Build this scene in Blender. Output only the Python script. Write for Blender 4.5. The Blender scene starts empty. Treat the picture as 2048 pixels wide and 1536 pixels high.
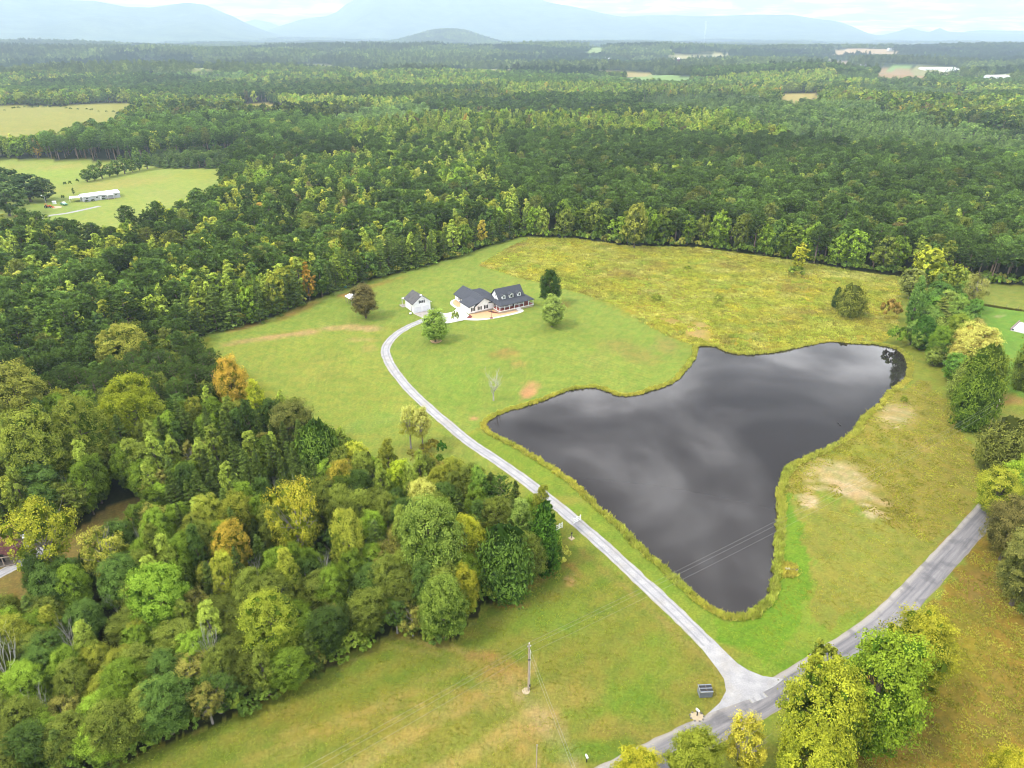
import bpy, math
import numpy as np
rng = np.random.default_rng(7)
SC = bpy.context.scene
COL = SC.collection

# ------------------------------------------------------------------ camera
F_PX, HORIZON, CAM_H = 1384.0, 68.0, 90.0          # focal length / horizon row in a 2048 x 1536 frame
PITCH = math.atan((768 - HORIZON) / F_PX)
cam_d = bpy.data.cameras.new('camera')
cam_d.sensor_width = 36.0
cam_d.lens = 36.0 * F_PX / 2048.0
cam_d.clip_start, cam_d.clip_end = 0.5, 60000.0
CAM = bpy.data.objects.new('camera', cam_d)
COL.objects.link(CAM)
CAM.location = (0, 0, CAM_H)
CAM.rotation_euler = (math.radians(90) - PITCH, 0, 0)
SC.camera = CAM

# ------------------------------------------------------------------ sky, sun, exposure
SUN_EL, SUN_AZ = math.radians(52), math.radians(-118)    # azimuth from +Y, clockwise positive
world = bpy.data.worlds.new('World')
SC.world = world
world.use_nodes = True
wn, wl = world.node_tree.nodes, world.node_tree.links
wn.clear()
w_out = wn.new('ShaderNodeOutputWorld')
w_bg = wn.new('ShaderNodeBackground')
w_bg.inputs['Strength'].default_value = 0.1
w_sky = wn.new('ShaderNodeTexSky')
w_sky.sky_type = 'NISHITA'
w_sky.sun_disc = False
w_sky.sun_elevation = SUN_EL
w_sky.sun_rotation = SUN_AZ
w_tc = wn.new('ShaderNodeTexCoord')
w_sep = wn.new('ShaderNodeSeparateXYZ')
wl.new(w_tc.outputs['Generated'], w_sep.inputs[0])
def wmath(op, a, b=None):
    n = wn.new('ShaderNodeMath'); n.operation = op
    for i, v in enumerate((a, b)):
        if v is None: continue
        if isinstance(v, (int, float)): n.inputs[i].default_value = v
        else: wl.new(v, n.inputs[i])
    return n.outputs[0]
w_z = wmath('ADD', wmath('MAXIMUM', w_sep.outputs[2], 0.0), 0.10)
w_cmb = wn.new('ShaderNodeCombineXYZ')
wl.new(wmath('DIVIDE', w_sep.outputs[0], w_z), w_cmb.inputs[0])
wl.new(wmath('DIVIDE', w_sep.outputs[1], w_z), w_cmb.inputs[1])
w_cmb.inputs[2].default_value = 3.7
w_no = wn.new('ShaderNodeTexNoise')
w_no.inputs['Scale'].default_value = 2.3
w_no.inputs['Detail'].default_value = 6.0
w_no.inputs['Roughness'].default_value = 0.52
w_no.inputs['Distortion'].default_value = 0.35
wl.new(w_cmb.outputs[0], w_no.inputs['Vector'])
w_ramp = wn.new('ShaderNodeValToRGB')                    # a closed layer of grey and white cloud
_m = w_ramp.color_ramp.elements.new(0.52); _m.color = (14.5, 14.4, 14.6, 1)
w_ramp.color_ramp.elements[0].position = 0.41
w_ramp.color_ramp.elements[0].color = (4.0, 4.05, 4.3, 1)
w_ramp.color_ramp.elements[2].position = 0.66
w_ramp.color_ramp.elements[2].color = (46.0, 45.6, 45.8, 1)
wl.new(w_no.outputs['Fac'], w_ramp.inputs[0])
w_mix = wn.new('ShaderNodeMixRGB')
w_mix.inputs[0].default_value = 0.94
wl.new(w_sky.outputs[0], w_mix.inputs[1])
wl.new(w_ramp.outputs[0], w_mix.inputs[2])
wl.new(w_mix.outputs[0], w_bg.inputs['Color'])
wl.new(w_bg.outputs[0], w_out.inputs['Surface'])

sun_d = bpy.data.lights.new('sun', 'SUN')
sun_d.energy = 3.0
sun_d.angle = math.radians(10)
sun_d.color = (1.0, 0.95, 0.86)
SUN = bpy.data.objects.new('sun', sun_d)
COL.objects.link(SUN)
SUN.rotation_euler = (math.radians(90) - SUN_EL, 0, math.pi - SUN_AZ)
SUN.location = (-60, -40, 140)

vs = SC.view_settings
vs.view_transform, vs.look, vs.exposure, vs.gamma = 'Standard', 'None', 0.66, 1.0
vs.use_curve_mapping = False
cy = SC.cycles
cy.use_denoising = True
cy.filter_width = 1.0
cy.denoiser = 'OPENIMAGEDENOISE'
cy.max_bounces, cy.diffuse_bounces, cy.glossy_bounces = 4, 2, 2
cy.transmission_bounces, cy.transparent_max_bounces, cy.volume_bounces = 3, 4, 1
cy.caustics_reflective = cy.caustics_refractive = False
cy.sample_clamp_indirect = 4.0
SC.render.use_persistent_data = False

# ------------------------------------------------------------------ pixel -> place
def ray(px, py):
    a, b = (px - 1024) / F_PX, (768 - py) / F_PX
    return np.array([a, math.cos(PITCH) + b * math.sin(PITCH), -math.sin(PITCH) + b * math.cos(PITCH)])
def at(px, py, z=0.0):
    d = ray(px, py); t = (z - CAM_H) / d[2]
    return np.array([d[0] * t, d[1] * t, z])
def depth_of(x, y, z=0.0):
    return y * math.cos(PITCH) - (z - CAM_H) * math.sin(PITCH)
def px_per_m(x, y, z=0.0):
    return F_PX / depth_of(x, y, z)
def project(x, y, z):
    dep = y * math.cos(PITCH) - (z - CAM_H) * math.sin(PITCH)
    up = y * math.sin(PITCH) + (z - CAM_H) * math.cos(PITCH)
    dep = np.where(dep < 1, 1, dep)
    return 1024 + F_PX * x / dep, 768 - F_PX * up / dep, dep
def sm(a, b, x):
    t = np.clip((x - a) / (b - a), 0, 1)
    return t * t * (3 - 2 * t)
_tab = np.random.default_rng(3).random((256, 256)) * 2 - 1
def vnoise(x, y):
    xi, yi = np.floor(x).astype(int), np.floor(y).astype(int)
    fx, fy = x - xi, y - yi
    fx, fy = fx * fx * (3 - 2 * fx), fy * fy * (3 - 2 * fy)
    g = lambda i, j: _tab[i % 256, j % 256]
    return (g(xi, yi) * (1 - fx) + g(xi + 1, yi) * fx) * (1 - fy) + (g(xi, yi + 1) * (1 - fx) + g(xi + 1, yi + 1) * fx) * fy
def fbm(x, y, o=4):
    s, a = 0, 1.0
    for k in range(o):
        s = s + a * vnoise(x * 2 ** k + 17.3 * k, y * 2 ** k - 9.1 * k); a *= 0.5
    return s / 1.9
def lin(r, g, b):
    c = np.array([r, g, b]) / 255.0
    return np.where(c <= 0.04045, c / 12.92, ((c + 0.055) / 1.055) ** 2.4)

def inside(P, poly):
    poly = np.asarray(poly); x, y = P[:, 0], P[:, 1]
    lo, hi = poly.min(0), poly.max(0)
    m = np.zeros(len(P), bool)
    c = np.where((x >= lo[0]) & (x <= hi[0]) & (y >= lo[1]) & (y <= hi[1]))[0]
    if not len(c): return m
    xx, yy = x[c], y[c]; r = np.zeros(len(c), bool)
    x0, y0 = poly[-1]
    for x1, y1 in poly:
        if y0 != y1:
            cr = ((y0 > yy) != (y1 > yy)) & (xx < (x1 - x0) * (yy - y0) / (y1 - y0) + x0)
            r ^= cr
        x0, y0 = x1, y1
    m[c] = r
    return m
def seg_dist(P, line, closed=False):
    L = np.asarray(line)[:, :2]; d = np.full(len(P), 1e9)
    n = len(L) if closed else len(L) - 1
    for i in range(n):
        a, b = L[i], L[(i + 1) % len(L)]; ab = b - a
        t = np.clip(((P - a) @ ab) / max(ab @ ab, 1e-9), 0, 1)
        d = np.minimum(d, np.hypot(*(P - a - t[:, None] * ab).T))
    return d
def smooth_line(pts, n=6, closed=False):
    p = np.asarray(pts, float); out = []
    m = len(p); rngi = range(m) if closed else range(m - 1)
    for i in rngi:
        if closed: a, b, c, d = p[i - 1], p[i], p[(i + 1) % m], p[(i + 2) % m]
        else: a, b, c, d = p[max(i - 1, 0)], p[i], p[i + 1], p[min(i + 2, m - 1)]
        for k in range(n):
            t = k / n
            out.append(0.5 * (2 * b + (c - a) * t + (2 * a - 5 * b + 4 * c - d) * t * t + (3 * b - a - 3 * c + d) * t ** 3))
    if not closed: out.append(p[-1])
    return np.array(out)
def wpoly(pix): return np.array([at(*p)[:2] for p in pix])

# hills: the property and the fields near it lie flat, the land rolls farther out
def terrain(x, y):
    r = np.hypot(x, y)
    z = sm(520, 1100, r) * 12.0 * fbm(x / 330 + 5.2, y / 330 + 1.7, 3)
    z = z + sm(1100, 3000, r) * 28.0 * fbm(x / 900 + 2.1, y / 900 + 8.4, 3)
    z = z + sm(2600, 5200, r) * 34.0 * (fbm(x / 1500 + 0.4, y / 1500 + 4.4, 3) + 0.1)
    for cx, cy_, rx, ry, h in ((-1450, 2700, 900, 330, 40), (-250, 3350, 1000, 330, 40), (1250, 3500, 900, 350, 34), (700, 2350, 600, 240, 20), (-2600, 3900, 900, 500, 46), (2400, 3300, 800, 360, 30), (-700, 1750, 420, 200, 14), (950, 1650, 500, 200, 16)):
        z = z + h * np.exp(-(((x - cx) / rx) ** 2 + ((y - cy_) / ry) ** 2))
    # wooded knoll on the plain
    z = z + 118.0 * np.exp(-(((x + 470) / 330.0) ** 2 + ((y - 6300) / 420.0) ** 2))
    return z
def ground_at(px, py):
    d = ray(px, py); t = 40.0; lt = t
    while t < 30000:
        p = np.array([0, 0, CAM_H]) + d * t
        if p[2] < terrain(p[0], p[1]): break
        lt = t; t *= 1.004; t += 0.2
    for _ in range(20):
        mt = (lt + t) / 2; p = np.array([0, 0, CAM_H]) + d * mt
        if p[2] < terrain(p[0], p[1]): t = mt
        else: lt = mt
    return p
def gpoly(pix): return np.array([ground_at(*p)[:2] for p in pix])

# ------------------------------------------------------------------ meshes, materials, tags
def mesh_np(name, V, faces, mats=(), fmat=None, attrs=None, smooth=False):
    """faces: list of int arrays (m,k)"""
    me = bpy.data.meshes.new(name)
    V = np.asarray(V, np.float32)
    me.vertices.add(len(V)); me.vertices.foreach_set('co', V.ravel())
    faces = [np.asarray(f, np.int32) for f in (faces if isinstance(faces, list) else [faces]) if len(f)]
    loops = np.concatenate([f.ravel() for f in faces]); sizes = np.concatenate([np.full(len(f), f.shape[1]) for f in faces])
    me.loops.add(len(loops)); me.loops.foreach_set('vertex_index', loops.astype(np.int32))
    me.polygons.add(len(sizes))
    st = np.concatenate([[0], np.cumsum(sizes)[:-1]]).astype(np.int32)
    me.polygons.foreach_set('loop_start', st)
    for m in mats: me.materials.append(m)
    if fmat is not None: me.polygons.foreach_set('material_index', np.asarray(fmat, np.int32))
    for k, (dom, typ, arr) in (attrs or {}).items():
        a = me.attributes.new(k, typ, dom)
        a.data.foreach_set({'FLOAT': 'value', 'FLOAT_VECTOR': 'vector', 'FLOAT_COLOR': 'color', 'INT': 'value'}[typ], np.asarray(arr, np.int32 if typ == 'INT' else np.float32).ravel())
    me.update(calc_edges=True)
    me.validate()
    if smooth: me.polygons.foreach_set('use_smooth', np.ones(len(sizes), bool))
    return me
def link(name, me, parent=None, loc=None, rz=0.0):
    o = bpy.data.objects.new(name, me); COL.objects.link(o)
    if parent is not None: o.parent = parent
    if loc is not None: o.location = loc
    if rz: o.rotation_euler = (0, 0, rz)
    return o
def tag(o, label=None, cat=None, group=None, kind=None):
    if label: o['label'] = label
    if cat: o['category'] = cat
    if group: o['group'] = group
    if kind: o['kind'] = kind
    return o
def thing(name, label, cat, loc, rz=0.0, group=None):
    return tag(link(name, None, None, loc, rz), label, cat, group)

class MB:
    def __init__(s): s.v, s.f = [], []
    def add(s, vs, fs):
        b = len(s.v); s.v += [tuple(v) for v in vs]; s.f += [[b + i for i in f] for f in fs]; return s
    def box(s, x0, x1, y0, y1, z0, z1):
        v = [(x0, y0, z0), (x1, y0, z0), (x1, y1, z0), (x0, y1, z0), (x0, y0, z1), (x1, y0, z1), (x1, y1, z1), (x0, y1, z1)]
        return s.add(v, [(0, 3, 2, 1), (4, 5, 6, 7), (0, 1, 5, 4), (1, 2, 6, 5), (2, 3, 7, 6), (3, 0, 4, 7)])
    def prism(s, poly, a0, a1, axis):
        """polygon in the plane across `axis` ('x': (y,z), 'y': (x,z), 'z': (x,y)) extruded from a0 to a1"""
        def P(p, a): return {'x': (a, p[0], p[1]), 'y': (p[0], a, p[1]), 'z': (p[0], p[1], a)}[axis]
        n = len(poly)
        v = [P(p, a0) for p in poly] + [P(p, a1) for p in poly]
        return s.add(v, [tuple(range(n))[::-1], tuple(range(n, 2 * n))] + [(i, (i + 1) % n, n + (i + 1) % n, n + i) for i in range(n)])
    def slab(s, pts, t=0.14):
        n = len(pts); v = list(pts) + [(p[0], p[1], p[2] - t) for p in pts]
        return s.add(v, [tuple(range(n)), tuple(range(n, 2 * n))[::-1]] + [(i, n + i, n + (i + 1) % n, (i + 1) % n) for i in range(n)])
    def tube(s, pts, rad, n=6, cap=True):
        pts = [np.asarray(p, float) for p in pts]; rad = [rad] * len(pts) if np.isscalar(rad) else rad
        b = len(s.v)
        for i, p in enumerate(pts):
            d = pts[min(i + 1, len(pts) - 1)] - pts[max(i - 1, 0)]; d = d / (np.linalg.norm(d) + 1e-9)
            h = np.array([1., 0, 0]) if abs(d[0]) < 0.8 else np.array([0, 1., 0])
            e1 = np.cross(d, h); e1 /= np.linalg.norm(e1); e2 = np.cross(d, e1)
            for k in range(n):
                a = 2 * math.pi * k / n
                s.v.append(tuple(p + rad[i] * (math.cos(a) * e1 + math.sin(a) * e2)))
        for i in range(len(pts) - 1):
            for k in range(n):
                s.f.append([b + i * n + k, b + i * n + (k + 1) % n, b + (i + 1) * n + (k + 1) % n, b + (i + 1) * n + k])
        if cap:
            s.f.append([b + k for k in range(n)][::-1]); s.f.append([b + (len(pts) - 1) * n + k for k in range(n)])
        return s
    def build(s, name, mat, parent=None, loc=None, rz=0.0):
        me = bpy.data.meshes.new(name); me.from_pydata(s.v, [], s.f); me.update(); me.materials.append(mat)
        import bmesh
        bm = bmesh.new(); bm.from_mesh(me); bmesh.ops.recalc_face_normals(bm, faces=bm.faces); bm.to_mesh(me); bm.free()
        return link(name, me, parent, loc, rz)

class NT:
    """small helper for material node trees"""
    def __init__(s, name):
        s.m = bpy.data.materials.new(name); s.m.use_nodes = True
        s.n, s.l = s.m.node_tree.nodes, s.m.node_tree.links
        s.n.clear(); s.out = s.n.new('ShaderNodeOutputMaterial')
    def new(s, t, **kw):
        n = s.n.new('ShaderNode' + t)
        for k, v in kw.items(): setattr(n, k, v)
        return n
    def put(s, sock, v):
        if hasattr(v, 'is_linked') or isinstance(v, bpy.types.NodeSocket): s.l.new(v, sock)
        elif v is not None:
            if hasattr(sock.default_value, '__len__') and not hasattr(v, '__len__'): v = (v,) * len(sock.default_value)
            if hasattr(v, '__len__') and len(v) == 3 and len(sock.default_value) == 4: v = tuple(v) + (1,)
            sock.default_value = tuple(float(q) for q in v) if hasattr(v, '__len__') else v
    def math(s, op, a, b=None, clamp=False):
        n = s.new('Math', operation=op, use_clamp=clamp); s.put(n.inputs[0], a)
        if b is not None: s.put(n.inputs[1], b)
        return n.outputs[0]
    def mix(s, f, a, b, mode='MIX'):
        n = s.new('MixRGB', blend_type=mode); s.put(n.inputs[0], f); s.put(n.inputs[1], a); s.put(n.inputs[2], b)
        return n.outputs[0]
    def noise(s, scale, detail=3, rough=0.55, vec=None, dist=0.0):
        n = s.new('TexNoise'); n.inputs['Scale'].default_value = scale; n.inputs['Detail'].default_value = detail
        n.inputs['Roughness'].default_value = rough; n.inputs['Distortion'].default_value = dist
        if vec is not None: s.l.new(vec, n.inputs['Vector'])
        return n.outputs['Fac']
    def ramp(s, f, stops):
        n = s.new('ValToRGB'); e = n.color_ramp.elements
        while len(e) < len(stops): e.new(0.5)
        for q, (p, c) in zip(e, stops):
            q.position = p; q.color = (c, c, c, 1) if np.isscalar(c) else tuple(float(k) for k in c) + (1,)
        s.put(n.inputs[0], f); return n.outputs[0]
    def pos(s, obj=False):
        return s.new('TexCoord').outputs['Object'] if obj else s.new('NewGeometry').outputs['Position']
    def scaled(s, vec, sx, sy, sz):
        n = s.new('Mapping'); n.inputs['Scale'].default_value = (sx, sy, sz); s.l.new(vec, n.inputs['Vector']); return n.outputs[0]
    def attr(s, name, typ='GEOMETRY'):
        return s.new('Attribute', attribute_name=name, attribute_type=typ)
    def bump(s, h, strength=0.4, dist=0.1):
        n = s.new('Bump'); n.inputs['Strength'].default_value = strength; n.inputs['Distance'].default_value = dist
        s.l.new(h, n.inputs['Height']); return n.outputs[0]
    def surface(s, col, rough=0.8, normal=None, spec=0.3, metal=0.0):
        p = s.new('BsdfPrincipled'); s.put(p.inputs['Base Color'], col); s.put(p.inputs['Roughness'], rough)
        p.inputs['Specular IOR Level'].default_value = spec; p.inputs['Metallic'].default_value = metal
        if normal is not None: s.l.new(normal, p.inputs['Normal'])
        s.l.new(p.outputs[0], s.out.inputs['Surface']); return s.m
def plain(name, col, rough=0.7, var=0.12, scale=1.5, spec=0.3, metal=0.0):
    t = NT(name); n = t.noise(scale, 4, 0.6, t.pos(True))
    c = t.mix(1.0, tuple(col), t.ramp(n, [(0.25, 1 - var), (0.75, 1 + var)]), 'MULTIPLY')
    return t.surface(c, rough, None, spec, metal)
# ------------------------------------------------------------------ outlines read from the photograph (2048 x 1536 pixels)
POND_PX = [(1395,693),(1412,692),(1432,693),(1446,700),(1475,708),(1520,708),(1560,702),(1600,694),(1640,686),(1665,683),(1700,686),(1740,688),(1770,692),(1795,700),(1812,715),(1816,735),(1812,755),(1795,770),(1775,785),(1755,810),(1730,830),(1700,868),(1650,898),(1610,915),(1580,930),(1565,950),(1556,980),(1555,1010),(1553,1060),(1549,1120),(1546,1160),(1538,1190),(1515,1215),(1485,1231),(1450,1228),(1425,1215),(1395,1195),(1370,1172),(1330,1135),(1290,1100),(1240,1050),(1190,1005),(1150,965),(1100,930),(1060,905),(1010,880),(985,866),(973,855),(975,843),(990,832),(1015,822),(1050,813),(1090,800),(1130,783),(1160,777),(1190,775),(1215,783),(1240,791),(1270,790),(1305,780),(1335,770),(1355,758),(1372,738),(1388,718),(1392,703)]
POND = smooth_line(wpoly(POND_PX), 4, True)
# the open land: lawn, meadow, fields, pond and road; woods stand outside it
OPEN_PX = [(415,668),(520,645),(600,612),(680,580),(760,555),(860,530),(930,512),(985,490),(1045,473),(1150,476),(1240,490),(1300,492),(1400,494),(1500,508),(1600,522),(1700,540),(1790,552),(1900,560),(2048,572),(2300,585),(2900,700),(3400,1536),(2900,2300),(-1500,2300),(-700,1850),(100,1580),(420,1455),(560,1398),(640,1348),(720,1292),(800,1265),(870,1285),(910,1280),(950,1232),(1000,1197),(1060,1168),(1125,1120),(1105,1085),(1075,1070),(1010,1035),(930,1005),(860,990),(790,985),(730,965),(690,945),(640,905),(600,880),(540,850),(500,820),(450,780),(400,740),(370,705),(380,682)]
OPEN = wpoly(OPEN_PX)
CABIN_YARD = wpoly([(-200,1320),(60,1235),(130,1195),(205,1160),(275,1115),(318,1055),(300,1000),(280,992),(220,1012),(160,1052),(110,1080),(60,1050),(-200,1030)])
FAR_FIELDS_PX = {   # visible outline, lower side lowered by the height of the trees in front
    'home': [(-80,335),(0,318),(150,320),(270,325),(330,337),(460,337),(475,352),(430,425),(360,455),(290,480),(230,500),(150,500),(60,485),(-80,480)],
    'strip': [(-80,293),(76,287),(76,303),(-80,310)],
    'hill': [(-80,222),(0,211),(120,212),(200,206),(270,206),(268,240),(215,280),(120,296),(-80,300)],
    'yellow': [(485,208),(535,205),(585,222),(560,245),(485,238)],
    'green': [(1250,147),(1300,150),(1385,154),(1380,176),(1250,172)],
    'gold': [(1560,187),(1640,186),(1640,215),(1560,215)],
    'tan_a': [(1665,100),(1735,97),(1800,101),(1800,116),(1665,114)],
    'tan_b': [(1648,123),(1700,122),(1702,140),(1648,138)],
    'tan_c': [(1755,138),(1850,143),(1850,168),(1755,164)],
    'green_b': [(1778,129),(1822,129),(1822,142),(1778,142)],
    'farm': [(1825,130),(1915,134),(1915,156),(1825,152)],
    'farm_b': [(1965,150),(2030,152),(2030,172),(1965,170)],
    'pale_a': [(1178,97),(1207,93),(1210,108),(1172,110)],
    'pale_b': [(1335,112),(1455,107),(1455,124),(1335,126)],
    'pale_c': [(600,128),(665,130),(665,144),(600,142)],
    'pale_d': [(910,142),(1030,138),(1030,152),(910,156)],
    'pale_e': [(1180,140),(1300,144),(1300,154),(1180,154)],
    'clearing': [(232,590),(262,580),(300,592),(300,640),(240,650)],
}
FIELDS = {k: gpoly(v) for k, v in FAR_FIELDS_PX.items()}
DRIVE = smooth_line(wpoly([(1520,1400),(1487,1362),(1455,1330),(1400,1273),(1330,1205),(1270,1150),(1200,1085),(1130,1025),(1060,968),(1000,925),(940,885),(900,852),(860,818),(820,780),(791,745),(776,720),(771,700),(778,684),(795,667),(820,652),(845,641),(862,634)]), 8)
ROAD = smooth_line(wpoly([(700,1880),(1100,1620),(1250,1543),(1345,1495),(1430,1455),(1530,1400),(1645,1328),(1775,1237),(1895,1112),(1965,1035),(2040,955),(2130,880)]), 10)
_rd = ROAD[-1] - ROAD[-12]; ROAD = np.vstack([ROAD, ROAD[-1] + np.linspace(4, 320, 60)[:, None] * _rd / np.linalg.norm(_rd)])
MEADOW = wpoly([(960,530),(1010,500),(1060,477),(1150,477),(1240,492),(1400,496),(1500,510),(1600,524),(1700,542),(1790,554),(1800,600),(1790,660),(1760,686),(1700,684),(1665,680),(1600,690),(1520,705),(1475,705),(1440,695),(1410,688),(1390,690),(1340,672),(1280,640),(1220,605),(1160,585),(1110,570),(1040,555)])
TALL = [wpoly([(1000,510),(1050,480)])]
RIGHT_FIELD = wpoly([(1580,935),(1640,905),(1700,870),(1740,830),(1790,785),(1850,760),(1890,800),(1950,900),(1960,960),(1940,1030),(1860,1080),(1800,1060),(1700,1000),(1640,985),(1590,990),(1568,990)])
LOWER_RIGHT = wpoly([(1960,1060),(2100,1100),(3000,1400),(2800,2300),(1500,2000),(1560,1560),(1640,1470),(1800,1300),(1905,1150)])

# ------------------------------------------------------------------ ground sheet
K_GROUND = 0.41                     # photo brightness -> base colour
def G(r, g, b): return lin(r, g, b) * K_GROUND * np.array([1.02, 0.975, 1.05])
def make_ground():
    th = np.concatenate([np.radians(np.arange(-52, 52.01, 0.2)), np.radians(np.arange(56, 306, 5))])
    rr = np.concatenate([np.geomspace(18, 620, 400), np.geomspace(620, 19000, 110)[1:]])
    T, R = np.meshgrid(th, rr)
    X, Y = R * np.sin(T), R * np.cos(T)
    P = np.stack([X.ravel(), Y.ravel()], 1); n = len(P); r = np.hypot(P[:, 0], P[:, 1])
    Z = terrain(P[:, 0], P[:, 1])
    near = r < 460
    # pond basin
    ip = inside(P, POND); dp = np.full(n, 99.0); dp[near] = seg_dist(P[near], POND, True)
    Z = np.where(ip, -np.clip(dp * 0.35, 0, 1.2), Z)
    # colour
    jit = lambda f: P + np.stack([fbm(P[:, 0] / (3 * f) + 3, P[:, 1] / (3 * f), 3), fbm(P[:, 0] / (3 * f), P[:, 1] / (3 * f) + 9, 3)], 1) * f * 2 + rng.normal(0, f * 0.25, (n, 2))
    C = np.tile(lin(62, 66, 36) * 0.5, (n, 1))                                   # woodland floor
    far = r > 1700
    C[far] = lin(62, 80, 44) * 0.42
    ol = far & (fbm(P[:, 0] / 260 + 40, P[:, 1] / 130 + 11, 3) > 0.40); C[ol] = lin(188, 192, 112) * 0.4
    def fill(poly, col, f=1.0, a=1.0):
        m = inside(jit(f) if f else P, poly); C[m] = C[m] * (1 - a) + np.asarray(col) * a
    def blot(px, py, rx, ry, col, a=0.8, ang=0.0, rag=0.45, hard=1.6):
        """irregular patch; rx, ry half sizes in pixels across and down, at (px, py)"""
        c = at(px, py)[:2]; ex = at(px + rx, py)[:2] - c; ey = at(px, py - ry)[:2] - c
        if ang:
            ca, sa = math.cos(ang), math.sin(ang)
            ex = at(px + rx * ca, py - rx * sa)[:2] - c; ey = at(px + ry * sa, py + ry * ca)[:2] - c
        M = np.linalg.inv(np.stack([ex, ey], 1)); q = (P - c) @ M.T; d = np.hypot(q[:, 0], q[:, 1])
        s = max(np.linalg.norm(ex), np.linalg.norm(ey))
        d = d + rag * fbm(P[:, 0] / (0.35 * s) + px, P[:, 1] / (0.35 * s) + py, 4)
        w = a * np.clip((1 - d) * hard, 0, 1)[:, None]
        C[:] = C * (1 - w) + np.asarray(col) * w
    fill(OPEN, G(160, 172, 68), 0.8)
    fill(CABIN_YARD, G(150, 135, 70), 0.8)
    for k, c in dict(home=(178, 196, 92), strip=(185, 190, 100), hill=(182, 182, 88), yellow=(190, 178, 80), green=(160, 195, 110), gold=(205, 190, 110), tan_a=(222, 198, 155), tan_b=(200, 172, 128), tan_c=(196, 168, 122), green_b=(160, 195, 110), farm=(180, 180, 120), farm_b=(180, 180, 120), pale_a=(175, 200, 125), pale_b=(205, 200, 140), pale_c=(195, 200, 120), pale_d=(200, 195, 120), pale_e=(200, 185, 120), clearing=(150, 140, 70)).items():
        fill(FIELDS[k], G(*c), 1.0 if k in ('home', 'clearing') else 6.0 if k in ('hill', 'strip', 'yellow') else 14.0)
    # front field
    FF = wpoly([(100,1580),(420,1455),(640,1348),(800,1262),(910,1282),(1000,1195),(1125,1120),(1120,1070),(1300,1190),(1470,1370),(1440,1420),(1200,1545),(900,1900),(-700,1850)])
    fill(FF, G(160, 160, 68), 0.6)
    edge = np.array([at(200, 1540)[:2], at(640, 1350)[:2]]); ed = edge[1] - edge[0]; ed /= np.linalg.norm(ed); en = np.array([ed[1], -ed[0]])
    s = (P - edge[0]) @ en
    mff = inside(P, FF)
    st = np.sin(s * 1.15 + 1.6 * fbm(P[:, 0] / 22, P[:, 1] / 22, 2)) * 0.5 + 0.5
    wg = (sm(34, 2, s + 8 * fbm(P[:, 0] / 9, P[:, 1] / 9, 3)) * 0.8 * (0.3 + 0.7 * st))[:, None] * mff[:, None]
    C[:] = C * (1 - wg) + G(124, 150, 48) * wg
    wt = (sm(6, 20, s) * sm(70, 40, s) * 0.9 * np.clip(np.sin(s * 0.82 + 2.4 * fbm(P[:, 0] / 30 + 7, P[:, 1] / 30, 2)) + 0.9 * fbm(P[:, 0] / 5, P[:, 1] / 5, 3), 0, 1))[:, None] * (mff & (P[:, 0] < 4))[:, None]
    C[:] = C * (1 - wt) + G(190, 174, 94) * wt
    wg = (sm(14, 60, s + 12 * fbm(P[:, 0] / 14 + 4, P[:, 1] / 14, 3)) * 0.55)[:, None] * mff[:, None] * sm(60, 20, P[:, 0])[:, None] * sm(95, 78, P[:, 1])[:, None]
    C[:] = C * (1 - wg) + G(174, 166, 78) * wg
    for a in [(1235,1410,150,55,(128,166,50),.7),(1170,1500,130,36,(122,160,48),.8),(1120,1240,140,48,(138,168,58),.7),(1300,1330,90,70,(140,168,56),.6),(1000,1340,60,34,(186,150,78),.6),(1090,1440,50,40,(205,178,112),.6),(1060,1480,44,50,(196,168,96),.55),(1130,1390,90,40,(184,168,84),.6),(1230,1450,80,30,(180,166,80),.55),(960,1310,60,14,(176,138,76),.6),(1020,1210,44,9,(184,150,80),.6),(1140,1160,16,14,(214,170,110),.7),(700,1440,220,60,(170,150,62),.4),(840,1390,130,24,(166,160,64),.5)]:
        blot(*a[:4], G(*a[4]), a[5])
    def trail(pix, wid, col, a, pair=0.0):
        L = smooth_line(wpoly(pix), 6); q = P + 0.5 * np.stack([fbm(P[:, 0] / 4, P[:, 1] / 4, 2), fbm(P[:, 0] / 4 + 7, P[:, 1] / 4, 2)], 1)
        nb_ = np.where((np.abs(q - L.mean(0)).max(1) < 260))[0]; d = seg_dist(q[nb_], L)
        if pair: d = np.abs(d - pair)
        w_ = a * np.clip(1.4 - d / wid, 0, 1) * (0.55 + 0.45 * np.clip(fbm(q[nb_, 0] / 2.2, q[nb_, 1] / 2.2, 3) * 2, -1, 1))
        C[nb_] = C[nb_] * (1 - w_[:, None]) + np.asarray(col) * w_[:, None]
    trail([(500,1500),(700,1440),(860,1420),(980,1400)], .7, G(190,170,90), .6, 1.0)
    trail([(620,1470),(780,1400),(900,1380),(1000,1400),(1040,1470)], .6, G(192,172,92), .6)
    trail([(800,1268),(880,1292),(960,1312),(1010,1345),(1040,1385)], .9, G(190,168,100), .6)
    trail([(1048,1392),(1080,1430),(1115,1470),(1140,1520),(1150,1600)], 1.6, G(206,190,130), .65)
    trail([(1000,1195),(1060,1170),(1130,1130),(1160,1150)], .8, G(190,150,86), .6)
    trail([(640,1352),(760,1290),(870,1300),(960,1345),(1010,1420)], .45, G(188,178,96), .45, .9)
    trail([(1470,1375),(1380,1290),(1280,1205),(1160,1100)], .7, G(184,160,90), .5)
    trail([(1520,1345),(1440,1260),(1330,1165)], .6, G(182,158,88), .45)
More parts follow.
